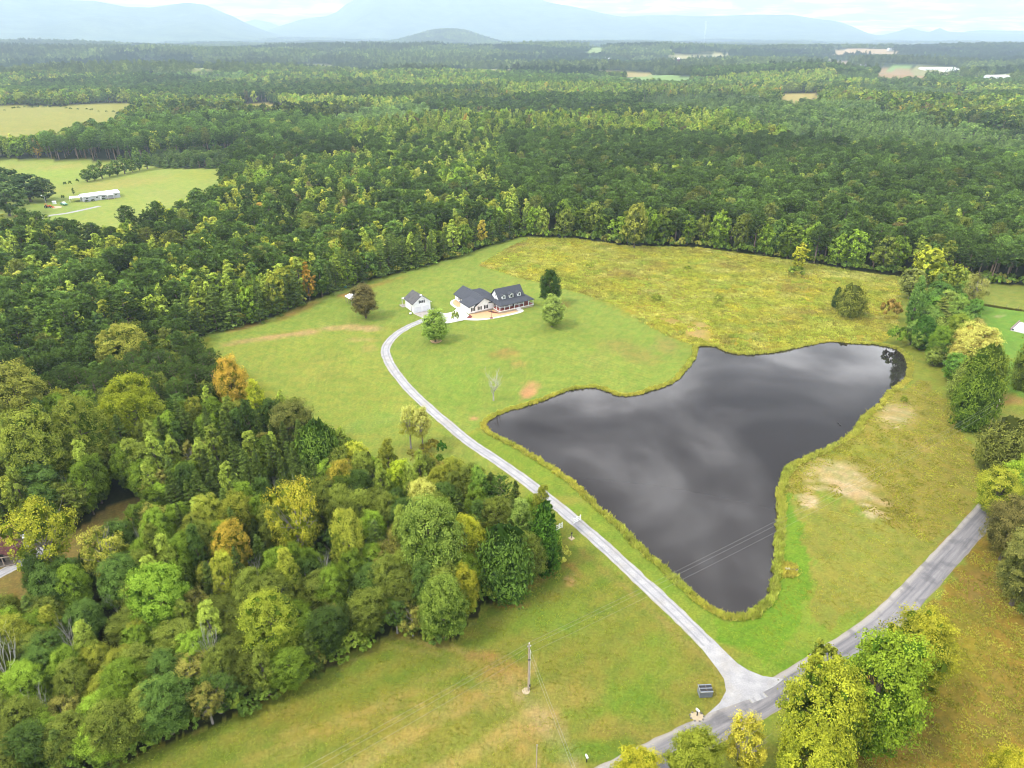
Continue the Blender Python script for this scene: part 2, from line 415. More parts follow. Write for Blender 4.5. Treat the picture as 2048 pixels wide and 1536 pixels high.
    # between drive and pond, and the lower lawn
    fill(wpoly([(1470,1360),(1130,1020),(930,872),(960,858),(1150,965),(1370,1172),(1450,1235),(1560,1200),(1580,1130),(1560,1000),(1640,985),(1800,1060),(1860,1080),(1700,1265),(1560,1365)]), G(150, 174, 62), 0.6)
    fill(wpoly([(1560,995),(1580,985),(1600,1040),(1625,1150),(1610,1240),(1530,1330),(1450,1290),(1430,1240),(1500,1235),(1550,1180),(1570,1110)]), G(130, 172, 48), 0.9, 0.85)
    fill(wpoly([(1585,990),(1640,985),(1800,1060),(1890,1060),(1905,1075),(1760,1215),(1640,1250),(1610,1130)]), G(168, 166, 74), 1.4, 0.8)
    for a in [(1330,1010,60,10,(176,158,70),.5),(1440,1310,60,26,(172,158,76),.55),(1600,1330,90,30,(120,164,44),.6),(1120,1000,80,12,(176,170,80),.5)]:
        blot(*a[:4], G(*a[4]), a[5])
    # right field
    fill(RIGHT_FIELD, G(172, 164, 72), 1.0)
    for a in [(1680,950,80,34,(220,202,142),.6,-.35),(1720,985,70,14,(226,204,148),.7,-.4),(1615,1000,24,24,(224,202,150),.7,0),(1790,830,42,34,(216,198,138),.55,0),(1740,1028,22,12,(232,210,158),.8,-.4),(1830,890,60,20,(196,176,92),.5,0),(1780,900,50,30,(160,170,60),.5,0),(1870,960,70,50,(160,150,62),.5,0),(1890,850,40,60,(150,148,58),.5,0),(1800,1010,50,40,(150,140,58),.45,0),(1900,1075,40,8,(190,128,70),.6,.75),(1700,905,60,16,(150,172,52),.5,0)]:
        blot(*a[:4], G(*a[4]), a[5], a[6], 0.75, 2.2)
    for q_, w_, a_ in (([(1615,948),(1660,940),(1715,962)], .8, .9), ([(1610,962),(1665,958),(1722,982),(1755,1000)], .7, .9), ([(1612,975),(1660,978),(1700,992),(1752,1022),(1768,1034)], .8, .9), ([(1640,928),(1690,938),(1730,958)], .6, .8), ([(1608,990),(1630,1000),(1612,1012)], .9, .8), ([(1760,822),(1795,818),(1826,830)], .7, .8), ([(1752,838),(1790,838),(1828,848)], .7, .85), ([(1765,852),(1800,856)], .6, .8), ([(1560,668),(1600,680)], .3, .2)):
        trail(q_, w_, G(236, 216, 166), a_)
    # corner field beyond the road
    fill(LOWER_RIGHT, G(166, 144, 56), 0.8)
    for a in [(1900,1310,110,80,(162,160,48),.6),(1850,1460,120,60,(138,128,54),.5),(1960,1180,60,60,(166,140,76),.6),(2000,1420,80,90,(148,138,66),.5),(1930,1230,70,40,(140,146,48),.5),(1820,1500,90,40,(150,132,66),.5)]:
        blot(*a[:4], G(*a[4]), a[5])
    # house lawn and the field left of the drive
    LAWN = wpoly([(415,668),(520,645),(680,580),(860,530),(985,490),(1045,473),(1060,477),(1000,505),(955,530),(1040,557),(1160,588),(1280,643),(1360,685),(1385,705),(1340,765),(1240,792),(1160,776),(1050,813),(975,845),(930,870),(860,818),(790,745),(770,700),(820,652),(700,650),(560,665),(430,700)])
    fill(LAWN, G(158, 180, 76), 0.5)
    fill(wpoly([(430,700),(560,668),(700,652),(800,660),(768,700),(780,745),(860,830),(960,905),(1000,930),(900,960),(760,930),(640,850),(520,760)]), G(164, 180, 76), 0.7)
    for a in [(560,672,110,7,(216,180,122),.9,.13),(470,686,50,4,(206,176,110),.7,.25),(700,655,70,8,(214,186,124),.8,.03),(740,659,34,5,(220,190,130),.8,0),(725,680,38,5,(208,184,110),.75,0),(738,696,20,9,(196,180,100),.6,0),(1012,707,40,13,(186,158,84),.7,0),(1058,780,27,20,(222,172,116),.95,.6),(948,836,13,5,(216,170,116),.8,0),(1035,728,20,10,(190,166,90),.6,0),(1250,700,90,22,(174,160,84),.55,-.3),(1330,690,34,22,(182,164,92),.5,0),(1190,720,50,30,(160,168,82),.4,0),(1125,610,18,8,(192,150,84),.6,0),(600,620,60,9,(196,160,80),.7,.4),(500,652,60,7,(196,162,84),.7,.25),(690,590,20,5,(206,150,84),.8,.3),(760,568,60,5,(190,160,80),.6,.3),(830,900,46,24,(150,140,70),.4,0),(890,945,30,28,(180,146,84),.5,0),(760,840,100,20,(150,184,82),.5,.2),(640,740,90,30,(174,178,80),.5,0),(1020,560,60,16,(170,184,80),.5,0),(870,560,80,12,(168,186,78),.5,.2),(850,820,30,40,(140,176,64),.4,0),(920,770,60,50,(146,182,68),.5,0)]:
        blot(*a[:4], G(*a[4]), a[5], a[6])
    # meadow
    fill(MEADOW, G(184, 176, 62), 0.5)
    for a in [(1330,580,120,34,(170,148,70),.7),(1480,590,90,30,(170,154,68),.55),(1200,520,120,22,(190,184,66),.5),(1395,662,34,22,(206,180,112),.8),(1340,640,40,14,(200,176,100),.7),(1330,545,70,8,(206,204,110),.6),(1640,560,110,20,(176,154,62),.5),(1600,640,110,30,(182,176,52),.5),(1720,640,50,30,(170,150,64),.5),(1400,610,22,40,(196,190,96),.6)]:
        blot(*a[:4], G(*a[4]), a[5])
    # lawn beyond the tree row on the right
    fill(wpoly([(1915,566),(2048,574),(2400,600),(2600,900),(2060,800),(1990,770),(1975,700),(1950,640)]), G(138, 182, 70), 0.5)
    fill(wpoly([(1905,562),(2048,574),(2400,598),(2400,650),(2048,622),(1940,606)]), G(158, 172, 76), 0.5)
    for a in [(2000,632,14,3,(206,190,140),.8),(2010,720,30,6,(190,176,90),.5),(2020,800,40,12,(196,150,92),.7),(2030,850,40,30,(150,150,80),.6)]:
        blot(*a[:4], G(*a[4]), a[5])
    # home yard and hay stripes in the far field
    for a in [(250,365,160,14,(200,184,100),.45,.12),(330,395,80,20,(184,196,100),.6,0),(110,350,120,14,(172,200,84),.6,0),(150,335,200,5,(206,190,108),.6,0),(400,350,60,10,(188,196,74),.6,0),(110,415,70,30,(164,190,90),.7,0)]:
        blot(*a[:4], G(*a[4]), a[5], a[6])
    # pond margin, wet mud
    wm = np.where(ip, 1.0, np.clip(1 - dp / 1.6, 0, 1))[:, None]
    C = C * (1 - wm) + lin(120, 112, 60) * 0.3 * wm
    # broad natural mottling
    C *= (1 + 0.10 * fbm(P[:, 0] / 6.0, P[:, 1] / 6.0, 4) + 0.06 * rng.normal(0, 1, n) * (r < 400))[:, None]
    nr, nt = len(rr), len(th)
    i = np.arange(nr - 1)[:, None] * nt; j = np.arange(nt)[None, :]; j2 = (j + 1) % nt
    Fq = np.stack([i + j, i + j2, i + nt + j2, i + nt + j], -1).reshape(-1, 4)
    V = np.stack([P[:, 0], P[:, 1], Z], 1)
    V = np.vstack([V, [[0, 0, 0]]])
    tri = np.stack([np.full(nt, n), (np.arange(nt) + 1) % nt, np.arange(nt)], 1)
    C = np.vstack([C, C[:1]])
    Cc = np.concatenate([np.clip(C, 0.004, 0.9), np.ones((len(C), 1))], 1)
    t = NT('ground_cover'); p = t.pos()
    base = t.attr('col').outputs['Color']
    f1, f2, f3 = t.noise(2.3, 6, 0.78, p), t.noise(0.34, 4, 0.6, p), t.noise(0.055, 4, 0.6, p)
    c = t.mix(1.0, base, t.ramp(f1, [(0.22, 0.34), (0.5, 0.98), (0.78, 1.75)]), 'MULTIPLY')
    c = t.mix(t.ramp(f2, [(0.45, 0.0), (0.68, 0.5)]), c, t.mix(1.0, base, (1.32, 1.08, 1.0), 'MULTIPLY'))
    c = t.mix(t.ramp(f2, [(0.32, 0.5), (0.52, 0.0)]), c, t.mix(1.0, base, (0.66, 0.90, 0.62), 'MULTIPLY'))
    c = t.mix(t.ramp(f3, [(0.4, 0.0), (0.7, 0.22)]), c, t.mix(1.0, base, (0.78, 1.0, 0.7), 'MULTIPLY'))
    sx = t.new('SeparateXYZ'); t.l.new(p, sx.inputs[0])
    s1 = t.math('SINE', t.math('ADD', t.math('ADD', t.math('MULTIPLY', sx.outputs[0], 2.2), t.math('MULTIPLY', sx.outputs[1], 3.1)), t.math('MULTIPLY', f3, 14.0)))
    c = t.mix(t.math('MULTIPLY', t.ramp(t.noise(0.03, 2, 0.5, p), [(0.42, 0.0), (0.6, 1.0)]), t.math('MULTIPLY', t.math('ADD', s1, 1.0), 0.09)), c, t.mix(1.0, c, (1.5, 1.35, 1.3), 'MULTIPLY'))
    mat = t.surface(c, 0.95, t.bump(f1, 0.5, 0.12), 0.08)
    me = mesh_np('ground', V, [Fq, tri], [mat], attrs={'col': ('POINT', 'FLOAT_COLOR', Cc)}, smooth=True)
    tag(link('ground', me), kind='structure')
make_ground()

# ------------------------------------------------------------------ water
def poly_sheet(name, outline, z, mat, kind='structure', parent=None):
    import bmesh
    bm = bmesh.new()
    vs_ = [bm.verts.new((p[0], p[1], z)) for p in outline]
    f = bm.faces.new(vs_); bmesh.ops.triangulate(bm, faces=[f])
    bmesh.ops.recalc_face_normals(bm, faces=bm.faces)
    me = bpy.data.meshes.new(name); bm.to_mesh(me); bm.free()
    if len(me.polygons) and me.polygons[0].normal.z < 0: me.flip_normals()
    me.materials.append(mat)
    o = link(name, me, parent)
    if kind: o['kind'] = kind
    return o
t = NT('pond_water'); p = t.pos()
nz = t.noise(1.1, 2, 0.5, p)
pr = t.new('BsdfPrincipled'); pr.inputs['Base Color'].default_value = (0.020, 0.0165, 0.016, 1)
pr.inputs['Roughness'].default_value = 0.02; pr.inputs['IOR'].default_value = 1.36
t.l.new(t.bump(nz, 0.05, 0.02), pr.inputs['Normal']); t.l.new(pr.outputs[0], t.out.inputs['Surface'])
M_WATER = t.m
cen = POND.mean(0)
dd = POND - np.roll(POND, 1, 0); dn = np.stack([dd[:, 1], -dd[:, 0]], 1); dn /= np.linalg.norm(dn, axis=1)[:, None] + 1e-9
area = 0.5 * np.sum(POND[:, 0] * np.roll(POND[:, 1], -1) - POND[:, 1] * np.roll(POND[:, 0], -1))
POND_OUT = POND + dn * (1.1 if area > 0 else -1.1)
poly_sheet('pond_water', POND_OUT, -0.06, M_WATER)

# ------------------------------------------------------------------ road and driveway ribbons
def ribbon(name, line, width, z, mat, lift=0.0):
    L = np.asarray(line); d = np.gradient(L, axis=0); nrm = np.stack([-d[:, 1], d[:, 0]], 1); nrm /= np.linalg.norm(nrm, axis=1)[:, None]
    k = 9; u = np.linspace(-1, 1, k); w = np.broadcast_to(np.asarray(width, float), (len(L),))
    s = np.concatenate([[0], np.cumsum(np.linalg.norm(np.diff(L, axis=0), axis=1))])
    V, U, S = [], [], []
    for i in range(len(L)):
        for q in u:
            e = 0.0
            if abs(q) == 1: e = 0.22 * float(fbm(np.array([s[i] / 1.3 + 40 * q]), np.array([q * 7.0]), 3)[0])
            pt = L[i] + nrm[i] * (q * w[i] / 2 + e * q)
            V.append((pt[0], pt[1], z + (0.03 * (1 - q * q) if lift else 0.0))); U.append(q); S.append(s[i])
    n = len(L); i = np.arange(n - 1)[:, None] * k; j = np.arange(k - 1)[None, :]
    Fq = np.stack([i + j, i + k + j, i + k + j + 1, i + j + 1], -1).reshape(-1, 4)
    me = mesh_np(name, V, Fq, [mat], attrs={'across': ('POINT', 'FLOAT', U), 'along': ('POINT', 'FLOAT', S)})
    if me.polygons[0].normal.z < 0: me.flip_normals()
    return tag(link(name, me), kind='structure')
def gravel_mat():
    t = NT('gravel'); p = t.pos(); ac = t.attr('across').outputs['Fac']
    g1, g2, g3 = t.noise(6.0, 4, 0.8, p), t.noise(0.5, 4, 0.6, p), t.noise(0.9, 3, 0.5, p)
    a = t.math('ABSOLUTE', ac)
    track = t.math('SUBTRACT', 1.0, t.math('MULTIPLY', t.math('ABSOLUTE', t.math('SUBTRACT', a, 0.52)), 5.0), True)
    c = t.mix(t.ramp(g2, [(0.3, 0.0), (0.7, 1.0)]), (0.25, 0.247, 0.26), (0.37, 0.362, 0.36))
    c = t.mix(t.math('MULTIPLY', track, 0.7), c, (0.165, 0.165, 0.19))
    c = t.mix(t.math('MULTIPLY', t.ramp(a, [(0.8, 0.0), (1.0, 0.75)]), t.ramp(g3, [(0.3, 0.2), (0.65, 1.0)])), c, (0.24, 0.21, 0.10))
    c = t.mix(1.0, c, t.ramp(g1, [(0.25, 0.62), (0.7, 1.28)]), 'MULTIPLY')
    c = t.mix(t.ramp(t.noise(0.22, 4, 0.6, p), [(0.5, 0.0), (0.75, 0.4)]), c, (0.27, 0.23, 0.16))
    return t.surface(c, 0.95, t.bump(g1, 0.5, 0.05), 0.15)
M_GRAVEL = gravel_mat()
def road_mat():
    t = NT('asphalt'); p = t.pos(); ac = t.attr('across').outputs['Fac']; al = t.attr('along').outputs['Fac']
    cb = t.new('CombineXYZ'); t.l.new(t.math('MULTIPLY', al, 0.035), cb.inputs[0]); t.l.new(t.math('MULTIPLY', ac, 1.6), cb.inputs[1])
    st = t.noise(1.6, 4, 0.65, cb.outputs[0]); g1 = t.noise(5.0, 4, 0.75, p); g2 = t.noise(0.3, 3, 0.5, p)
    c = t.mix(t.ramp(st, [(0.36, 0.0), (0.62, 1.0)]), (0.115, 0.110, 0.118), (0.215, 0.204, 0.205))
    c = t.mix(t.ramp(ac, [(0.50, 0.0), (0.80, 0.6)]), c, (0.34, 0.31, 0.275))
    c = t.mix(t.ramp(t.math('ABSOLUTE', ac), [(0.86, 0.0), (1.0, 0.55)]), c, (0.22, 0.19, 0.12))
    c = t.mix(t.ramp(g2, [(0.52, 0.0), (0.64, 0.5)]), c, (0.075, 0.073, 0.08))
    c = t.mix(1.0, c, t.ramp(g1, [(0.25, 0.82), (0.7, 1.15)]), 'MULTIPLY')
    return t.surface(c, 0.85, t.bump(g1, 0.3, 0.02), 0.25)
M_ASPHALT = road_mat()
ribbon('road', ROAD, 4.6, 0.008, M_ASPHALT)
ribbon('driveway', DRIVE, 3.0, 0.016, M_GRAVEL)
# gravel fan where the drive meets the road
_i = int(np.argmin(np.hypot(*(DRIVE - at(1418, 1292)[:2]).T))); _d = DRIVE[_i + 1] - DRIVE[_i - 1]; _d /= np.linalg.norm(_d); _n = np.array([_d[1], -_d[0]])
_apron = np.vstack([DRIVE[_i] - _n * 1.45, DRIVE[_i] + _n * 1.45, wpoly([(1474,1326),(1496,1340),(1525,1352),(1568,1358),(1550,1372),(1500,1398),(1450,1415),(1415,1428),(1440,1405),(1452,1382),(1448,1358),(1436,1340)])])
poly_sheet('driveway_apron', _apron, 0.021, M_GRAVEL)
t = NT('concrete'); p = t.pos(); nz = t.noise(0.8, 5, 0.7, p)
M_CONC = t.surface(t.mix(nz, (0.42, 0.40, 0.385), (0.58, 0.565, 0.55)), 0.85)
M_CONC_OLD = plain('old_concrete', (0.30, 0.27, 0.25), 0.9, 0.25, 0.6)
# farm track by the cabin
ribbon('farm_track', smooth_line(wpoly([(-120,1220),(-40,1170),(10,1142),(45,1125),(90,1095)]), 6), 2.6, 0.012, M_GRAVEL)
ribbon('gravel_lane', smooth_line(wpoly([(80,437),(100,431),(130,427),(160,421),(200,412)]), 6), 3.2, 0.012, M_GRAVEL)
# ------------------------------------------------------------------ foliage
def unit(v): return v / (np.linalg.norm(v, axis=-1, keepdims=True) + 1e-9)
def cards(P, N, size, asp, g, tris=False):
    """one rhombic leaf spray per point"""
    n = len(P); N = unit(N); h = unit(g.normal(0, 1, (n, 3))); e1 = unit(np.cross(N, h)); e2 = np.cross(N, e1)
    s = (np.asarray(size) * g.uniform(0.5, 1.5, n))[:, None]; a = s * asp
    V = np.stack([P - e1 * s, P - e2 * a, P + e1 * s, P + e2 * a], 1).reshape(-1, 3)
    return V, np.arange(4 * n).reshape(-1, 4)
class Tree:
    def __init__(s): s.cv, s.cf, s.var, s.tip, s.tr = [np.zeros((0, 3))], [np.zeros((0, 4), int)], [], [], MB(); s.nv = 0
    def leaves(s, P, N, size, asp, g, var, tip):
        V, Fq = cards(P, N, size, asp, g); s.cv.append(V); s.cf.append(Fq + s.nv); s.nv += len(V); s.var.append(var); s.tip.append(tip)
    def crown(s):
        return np.vstack(s.cv), np.vstack(s.cf), np.concatenate(s.var) if s.var else np.zeros(0), np.concatenate(s.tip) if s.tip else np.zeros(0)
def limb(tr, g, p, d, L, r, lev, up=0.25, n=5, spread=0.8, kids=3, tipr=0.25):
    pts = [np.array(p, float)]; d = np.array(d, float)
    for i in range(3):
        d = unit(d + g.normal(0, 0.13, 3) + np.array([0, 0, up * 0.15])); pts.append(pts[-1] + d * L / 3)
    tr.tube(pts, [r * (1 - (1 - tipr) * i / 3) for i in range(4)], n, cap=False)
    ends = [pts[-1]]
    if lev > 0:
        for k in range(kids):
            q = pts[1 + (k % 3)]; dd = unit(d + g.normal(0, spread, 3) + np.array([0, 0, up]))
            ends += limb(tr, g, q, dd, L * g.uniform(0.55, 0.8), r * (0.5 if k else 0.6), lev - 1, up, max(3, n - 1), spread, kids, tipr)
    return ends
def broadleaf(seed, H, R, shape, K, nsub, nleaf, size, dens=1.0, open_=0.0, twig=1, asp=0.62):
    g = np.random.default_rng(seed); t = Tree()
    z0 = H * {'oak': 0.12, 'maple': 0.06, 'poplar': 0.10, 'shrub': 0.0, 'sparse': 0.3}[shape]
    zc, hz = (H + z0) / 2, (H - z0) / 2
    k = np.arange(K) + 0.5
    cz = 1 - 2 * k / K; ph = math.pi * (1 + 5 ** 0.5) * k + g.uniform(0, 6.28)
    rad = np.sqrt(np.clip(1 - cz * cz, 0, 1))
    if shape == 'poplar': prof = np.clip((1 - cz) * 0.5, 0, 1) ** 0.5 * np.clip((cz + 1.15) * 1.6, 0.35, 1); rad = np.maximum(prof, 0.16)
    if shape == 'shrub': cz = np.abs(cz) * 0.9 - 0.1
    rr = g.uniform(0.50, 0.80, K) * (1 + 0.15 * np.sin(ph + g.uniform(0, 6)) + 0.13 * np.sin(2 * ph + g.uniform(0, 6)) * np.sign(cz + .2))
    lob = np.stack([rad * np.cos(ph) * rr * R, rad * np.sin(ph) * rr * R, zc + cz * hz * g.uniform(0.72, 0.90, K)], 1)
    lob += g.normal(0, 0.06, (K, 3)) * np.array([R, R, hz])
    lr = g.uniform(0.17, 0.36, K) * min(R, hz * 1.2) * (0.85 if shape == 'poplar' else 1.0)
    lob[:, 2] = np.minimum(lob[:, 2], H - lr * 0.8); lob[:, 2] = np.maximum(lob[:, 2], lr * 0.7)
    c0 = np.array([0, 0, zc])
    out = unit((lob - c0) / np.array([R, R, hz]))
    drop = g.random(K) < open_
    for i in range(K):
        if drop[i]: continue
        dirs = unit(g.normal(0, 1, (nsub, 3)) + out[i] * 0.75 + np.array([0, 0, 0.2]))
        sc = lob[i] + dirs * lr[i] * g.uniform(0.7, 1.05, (nsub, 1)) * np.array([1, 1, 0.82])
        sv = g.random(nsub) * 0.6 + 0.2 * g.random()
        m = max(1, int(nleaf * dens))
        P = np.repeat(sc, m, 0) + g.normal(0, lr[i] * 0.21, (nsub * m, 3)) * np.array([1, 1, 0.75])
        N = np.repeat(dirs, m, 0) * 0.7 + np.repeat(out[i][None], nsub * m, 0) * 0.35 + g.normal(0, 0.5, (nsub * m, 3)) + np.array([0, 0, 0.35])
        q = np.linalg.norm((P - c0) / np.array([R, R, hz]), axis=1)
        keep = (P[:, 2] > 0.05) & ((q > 0.42) | (g.random(len(P)) < 0.25))
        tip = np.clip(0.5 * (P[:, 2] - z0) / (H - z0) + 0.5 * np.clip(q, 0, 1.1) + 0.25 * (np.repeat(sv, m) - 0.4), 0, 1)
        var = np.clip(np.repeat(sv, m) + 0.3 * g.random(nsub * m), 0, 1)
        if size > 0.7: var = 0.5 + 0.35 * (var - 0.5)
        t.leaves(P[keep], N[keep], size, asp, g, var[keep], tip[keep])
        nc = 9 if size < 0.6 else 3                                  # large inner sprays added to block light, toned darker to deepen the shade
        Pc = lob[i] * np.array([.93, .93, 1]) + unit(g.normal(0, 1, (nc, 3))) * lr[i] * 0.42
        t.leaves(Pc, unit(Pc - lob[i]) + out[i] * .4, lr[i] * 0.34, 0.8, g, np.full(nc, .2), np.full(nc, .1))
    if shape != 'shrub':
        tr_r = 0.022 * H + 0.04
        top = np.array([g.normal(0, 0.2), g.normal(0, 0.2), H * 0.72])
        t.tr.tube([(0, 0, -0.25), (0, 0, z0 * 0.6), top * 0.6 + np.array([0, 0, 0.1]), top], [tr_r * 1.25, tr_r, tr_r * 0.6, tr_r * 0.2], 6 if twig else 4, cap=False)
        if twig:
            for i in g.permutation(K)[:12 if twig == 1 else 15]:
                b = top * g.uniform(0.35, 0.75); e = lob[i]; mid = (b + e) / 2 + np.array([0, 0, 0.05 * H])
                t.tr.tube([b, mid, e], [tr_r * 0.36, tr_r * 0.2, tr_r * 0.07], 4, cap=False)
                if twig == 2:
                    for _ in range(3):
                        t.tr.tube([mid, e + g.normal(0, lr[i] * 0.7, 3)], [tr_r * 0.16, tr_r * 0.05], 3, cap=False)
    return t
def pine(seed, H, R, nb, ntuft, nneedle, size, base=0.45, asp=0.2):
    g = np.random.default_rng(seed); t = Tree(); tr = 0.012 * H + 0.05
    t.tr.tube([(0, 0, -0.25), (0, 0, H * 0.5), (g.normal(0, .15), g.normal(0, .15), H * 0.95)], [tr * 1.2, tr * 0.8, tr * 0.2], 5, cap=False)
    for b in range(nb):
        f = (b + 0.5) / nb; z = H * (base + (0.985 - base) * f)
        wr = R * (1 - f ** 2.3) ** 0.6 * g.uniform(0.7, 1.1) * (0.75 + 0.25 * min(1, f * 3)) + 0.3
        a = b * 2.399 + g.normal(0, 0.35); d = np.array([math.cos(a), math.sin(a), g.uniform(0.05, 0.5)])
        e = np.array([0, 0, z]) + d * wr; 
        if b % 2 == 0: t.tr.tube([(0, 0, z - 0.3), e], [tr * 0.3, tr * 0.08], 3, cap=False)
        k = max(1, int(ntuft * (0.6 + 0.6 * wr / R)))
        cs = np.array([0, 0, z]) + d * wr * g.uniform(0.4, 1.05, (k, 1)) + g.normal(0, 0.2 * wr + 0.12, (k, 3)) * np.array([1, 1, 0.6])
        sv = g.random(k) * 0.6
        P0 = np.repeat(cs, nneedle, 0); dirs = unit(g.normal(0, 1, P0.shape) + np.array([0, 0, 0.75]) + 0.35 * d)
        P = P0 + dirs * size * 0.75
        n = len(P); e1 = dirs; e2 = unit(np.cross(dirs, g.normal(0, 1, (n, 3))))
        s = (size * g.uniform(0.7, 1.25, n))[:, None]
        V = np.stack([P - e1 * s, P - e2 * s * asp, P + e1 * s, P + e2 * s * asp], 1).reshape(-1, 3)
        t.cv.append(V); t.cf.append(np.arange(4 * n).reshape(-1, 4) + t.nv); t.nv += len(V)
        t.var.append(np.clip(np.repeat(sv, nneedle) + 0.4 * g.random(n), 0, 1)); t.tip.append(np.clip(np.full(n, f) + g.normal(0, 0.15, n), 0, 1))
    return t
def feather(seed, H, R, nb, nf, size, droop=-0.12, base=0.03, asp=0.34):
    """layered conifer: flat sprays along near-horizontal branches, narrowing upward"""
    g = np.random.default_rng(seed); t = Tree(); tr = 0.012 * H + 0.04
    t.tr.tube([(0, 0, -0.25), (0, 0, H * 0.6), (0, 0, H * 0.97)], [tr * 1.2, tr * 0.7, tr * 0.15], 5, cap=False)
    for b in range(nb):
        f = (b + 0.5) / nb; z = H * (base + (0.99 - base) * f)
        wr = (R * (1 - f) ** 0.75 + 0.25) * g.uniform(0.72, 1.12)
        a = b * 2.399 + g.normal(0, 0.3); d = np.array([math.cos(a), math.sin(a), droop + 0.5 * f])
        side = np.array([-d[1], d[0], 0])
        k = max(3, int(nf * (0.35 + 0.9 * wr / R)))
        u = g.uniform(0.2, 1.0, k); w = g.normal(0, 0.24, k) * (1.15 - 0.6 * u) * wr
        P = np.array([0, 0, z]) + d * (u * wr)[:, None] + side * w[:, None] + g.normal(0, 0.09, (k, 3)) + np.array([0, 0, 0.12]) * (u * wr)[:, None] * 0.4
        N = np.array([0, 0, 1.0]) + d * 0.45 + g.normal(0, 0.38, (k, 3))
        sv = 0.5 * g.random()
        if b % 3 == 0: t.tr.tube([(0, 0, z - 0.2), np.array([0, 0, z]) + d * wr], [tr * 0.25, tr * 0.06], 3, cap=False)
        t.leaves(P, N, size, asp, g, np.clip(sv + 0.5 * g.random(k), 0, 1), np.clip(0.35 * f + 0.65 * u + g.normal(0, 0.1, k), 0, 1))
    return t
def cedar(seed, H, R, K, nl, size, rnd=0.0, asp=0.42):
    g = np.random.default_rng(seed); t = Tree(); tr = 0.02 * H
    t.tr.tube([(0, 0, -0.25), (0, 0, H * 0.5), (0, 0, H * 0.9)], [tr * 1.2, tr * 0.7, tr * 0.2], 5, cap=False)
    lump = g.uniform(0.78, 1.15, 16)
    for b in range(K):
        f = ((b + 0.5) / K) ** 0.85; z = H * (0.03 + 0.95 * f)
        pr = ((1 - f) ** 0.62) * (min(1.0, 0.55 + 2.4 * f)) if not rnd else math.sqrt(max(0.02, 1 - (2 * f - 0.85) ** 2 / 1.35))
        a = b * 2.399 + g.normal(0, 0.3); wr = R * pr * lump[int((a % 6.283) / 6.284 * 16)] * g.uniform(0.85, 1.1) + 0.12
        d = np.array([math.cos(a), math.sin(a), 0.0]); c = np.array([0, 0, z]) + d * wr * 0.86
        sv = g.random() * 0.6
        P = c + g.normal(0, 1, (nl, 3)) * np.array([0.11 * R, 0.11 * R, 0.035 * H + 0.05]) + d * 0.1 * R * g.uniform(-1, 1)
        N = d * 0.9 + g.normal(0, 0.45, (nl, 3)) + np.array([0, 0, 0.35])
        q = np.hypot(P[:, 0], P[:, 1]) / (wr + 0.01)
        if b % 2 == 0:
            Pc = np.array([0, 0, z]) + d * wr * 0.5 + g.normal(0, .06 * R, (3, 3)); t.leaves(Pc, d + g.normal(0, .3, (3, 3)), R * 0.26, .9, g, np.full(3, .15), np.full(3, .05))
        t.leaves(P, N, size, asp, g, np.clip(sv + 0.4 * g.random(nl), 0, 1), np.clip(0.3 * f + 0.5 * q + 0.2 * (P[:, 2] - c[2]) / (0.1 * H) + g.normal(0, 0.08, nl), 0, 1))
    return t
def bare(seed, H, R, lev=3, kids=3):
    g = np.random.default_rng(seed); t = Tree(); r = 0.02 * H
    t.tr.tube([(0, 0, -0.25), (0, 0, H * 0.22)], [r * 1.2, r], 6, cap=False)
    for k in range(5):
        a = k * 1.257 + g.normal(0, 0.3)
        limb(t.tr, g, (0, 0, H * 0.2 + 0.04 * H * k), unit(np.array([math.cos(a) * R / H, math.sin(a) * R / H, 0.75])), H * 0.36, r * 0.55, lev, 0.25, 5, 0.5, kids, 0.35)
    return t

# ---- foliage and bark materials (colour comes from each tree's tint / tint2)
def foliage_mat(name, trans=0.28):
    t = NT(name)
    a, b = t.attr('tint', 'INSTANCER').outputs['Color'], t.attr('tint2', 'INSTANCER').outputs['Color']
    var, tip = t.attr('var').outputs['Fac'], t.attr('tip').outputs['Fac']
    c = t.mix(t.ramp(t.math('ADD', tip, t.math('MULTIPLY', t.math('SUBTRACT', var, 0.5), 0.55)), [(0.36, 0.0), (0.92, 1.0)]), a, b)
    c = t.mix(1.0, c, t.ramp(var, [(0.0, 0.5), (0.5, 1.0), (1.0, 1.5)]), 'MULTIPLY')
    d, tr, ms = t.new('BsdfDiffuse'), t.new('BsdfTranslucent'), t.new('MixShader')
    t.l.new(c, d.inputs['Color']); t.l.new(t.mix(1.0, c, (1.1, 1.15, 0.6), 'MULTIPLY'), tr.inputs['Color'])
    ms.inputs[0].default_value = trans
    t.l.new(d.outputs[0], ms.inputs[1]); t.l.new(tr.outputs[0], ms.inputs[2]); t.l.new(ms.outputs[0], t.out.inputs['Surface'])
    return t.m
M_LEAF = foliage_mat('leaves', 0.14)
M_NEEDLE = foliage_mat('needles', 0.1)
M_BARK = plain('bark', (0.12, 0.095, 0.075), 0.95, 0.35, 1.2)
M_BARK_PALE = plain('pale_bark', (0.24, 0.215, 0.19), 0.95, 0.25, 1.2)
M_BARK_DEAD = plain('dead_bark', (0.40, 0.38, 0.35), 0.95, 0.2, 1.2)
M_BARK_PINE = plain('pine_bark', (0.20, 0.145, 0.11), 0.95, 0.3, 1.2)

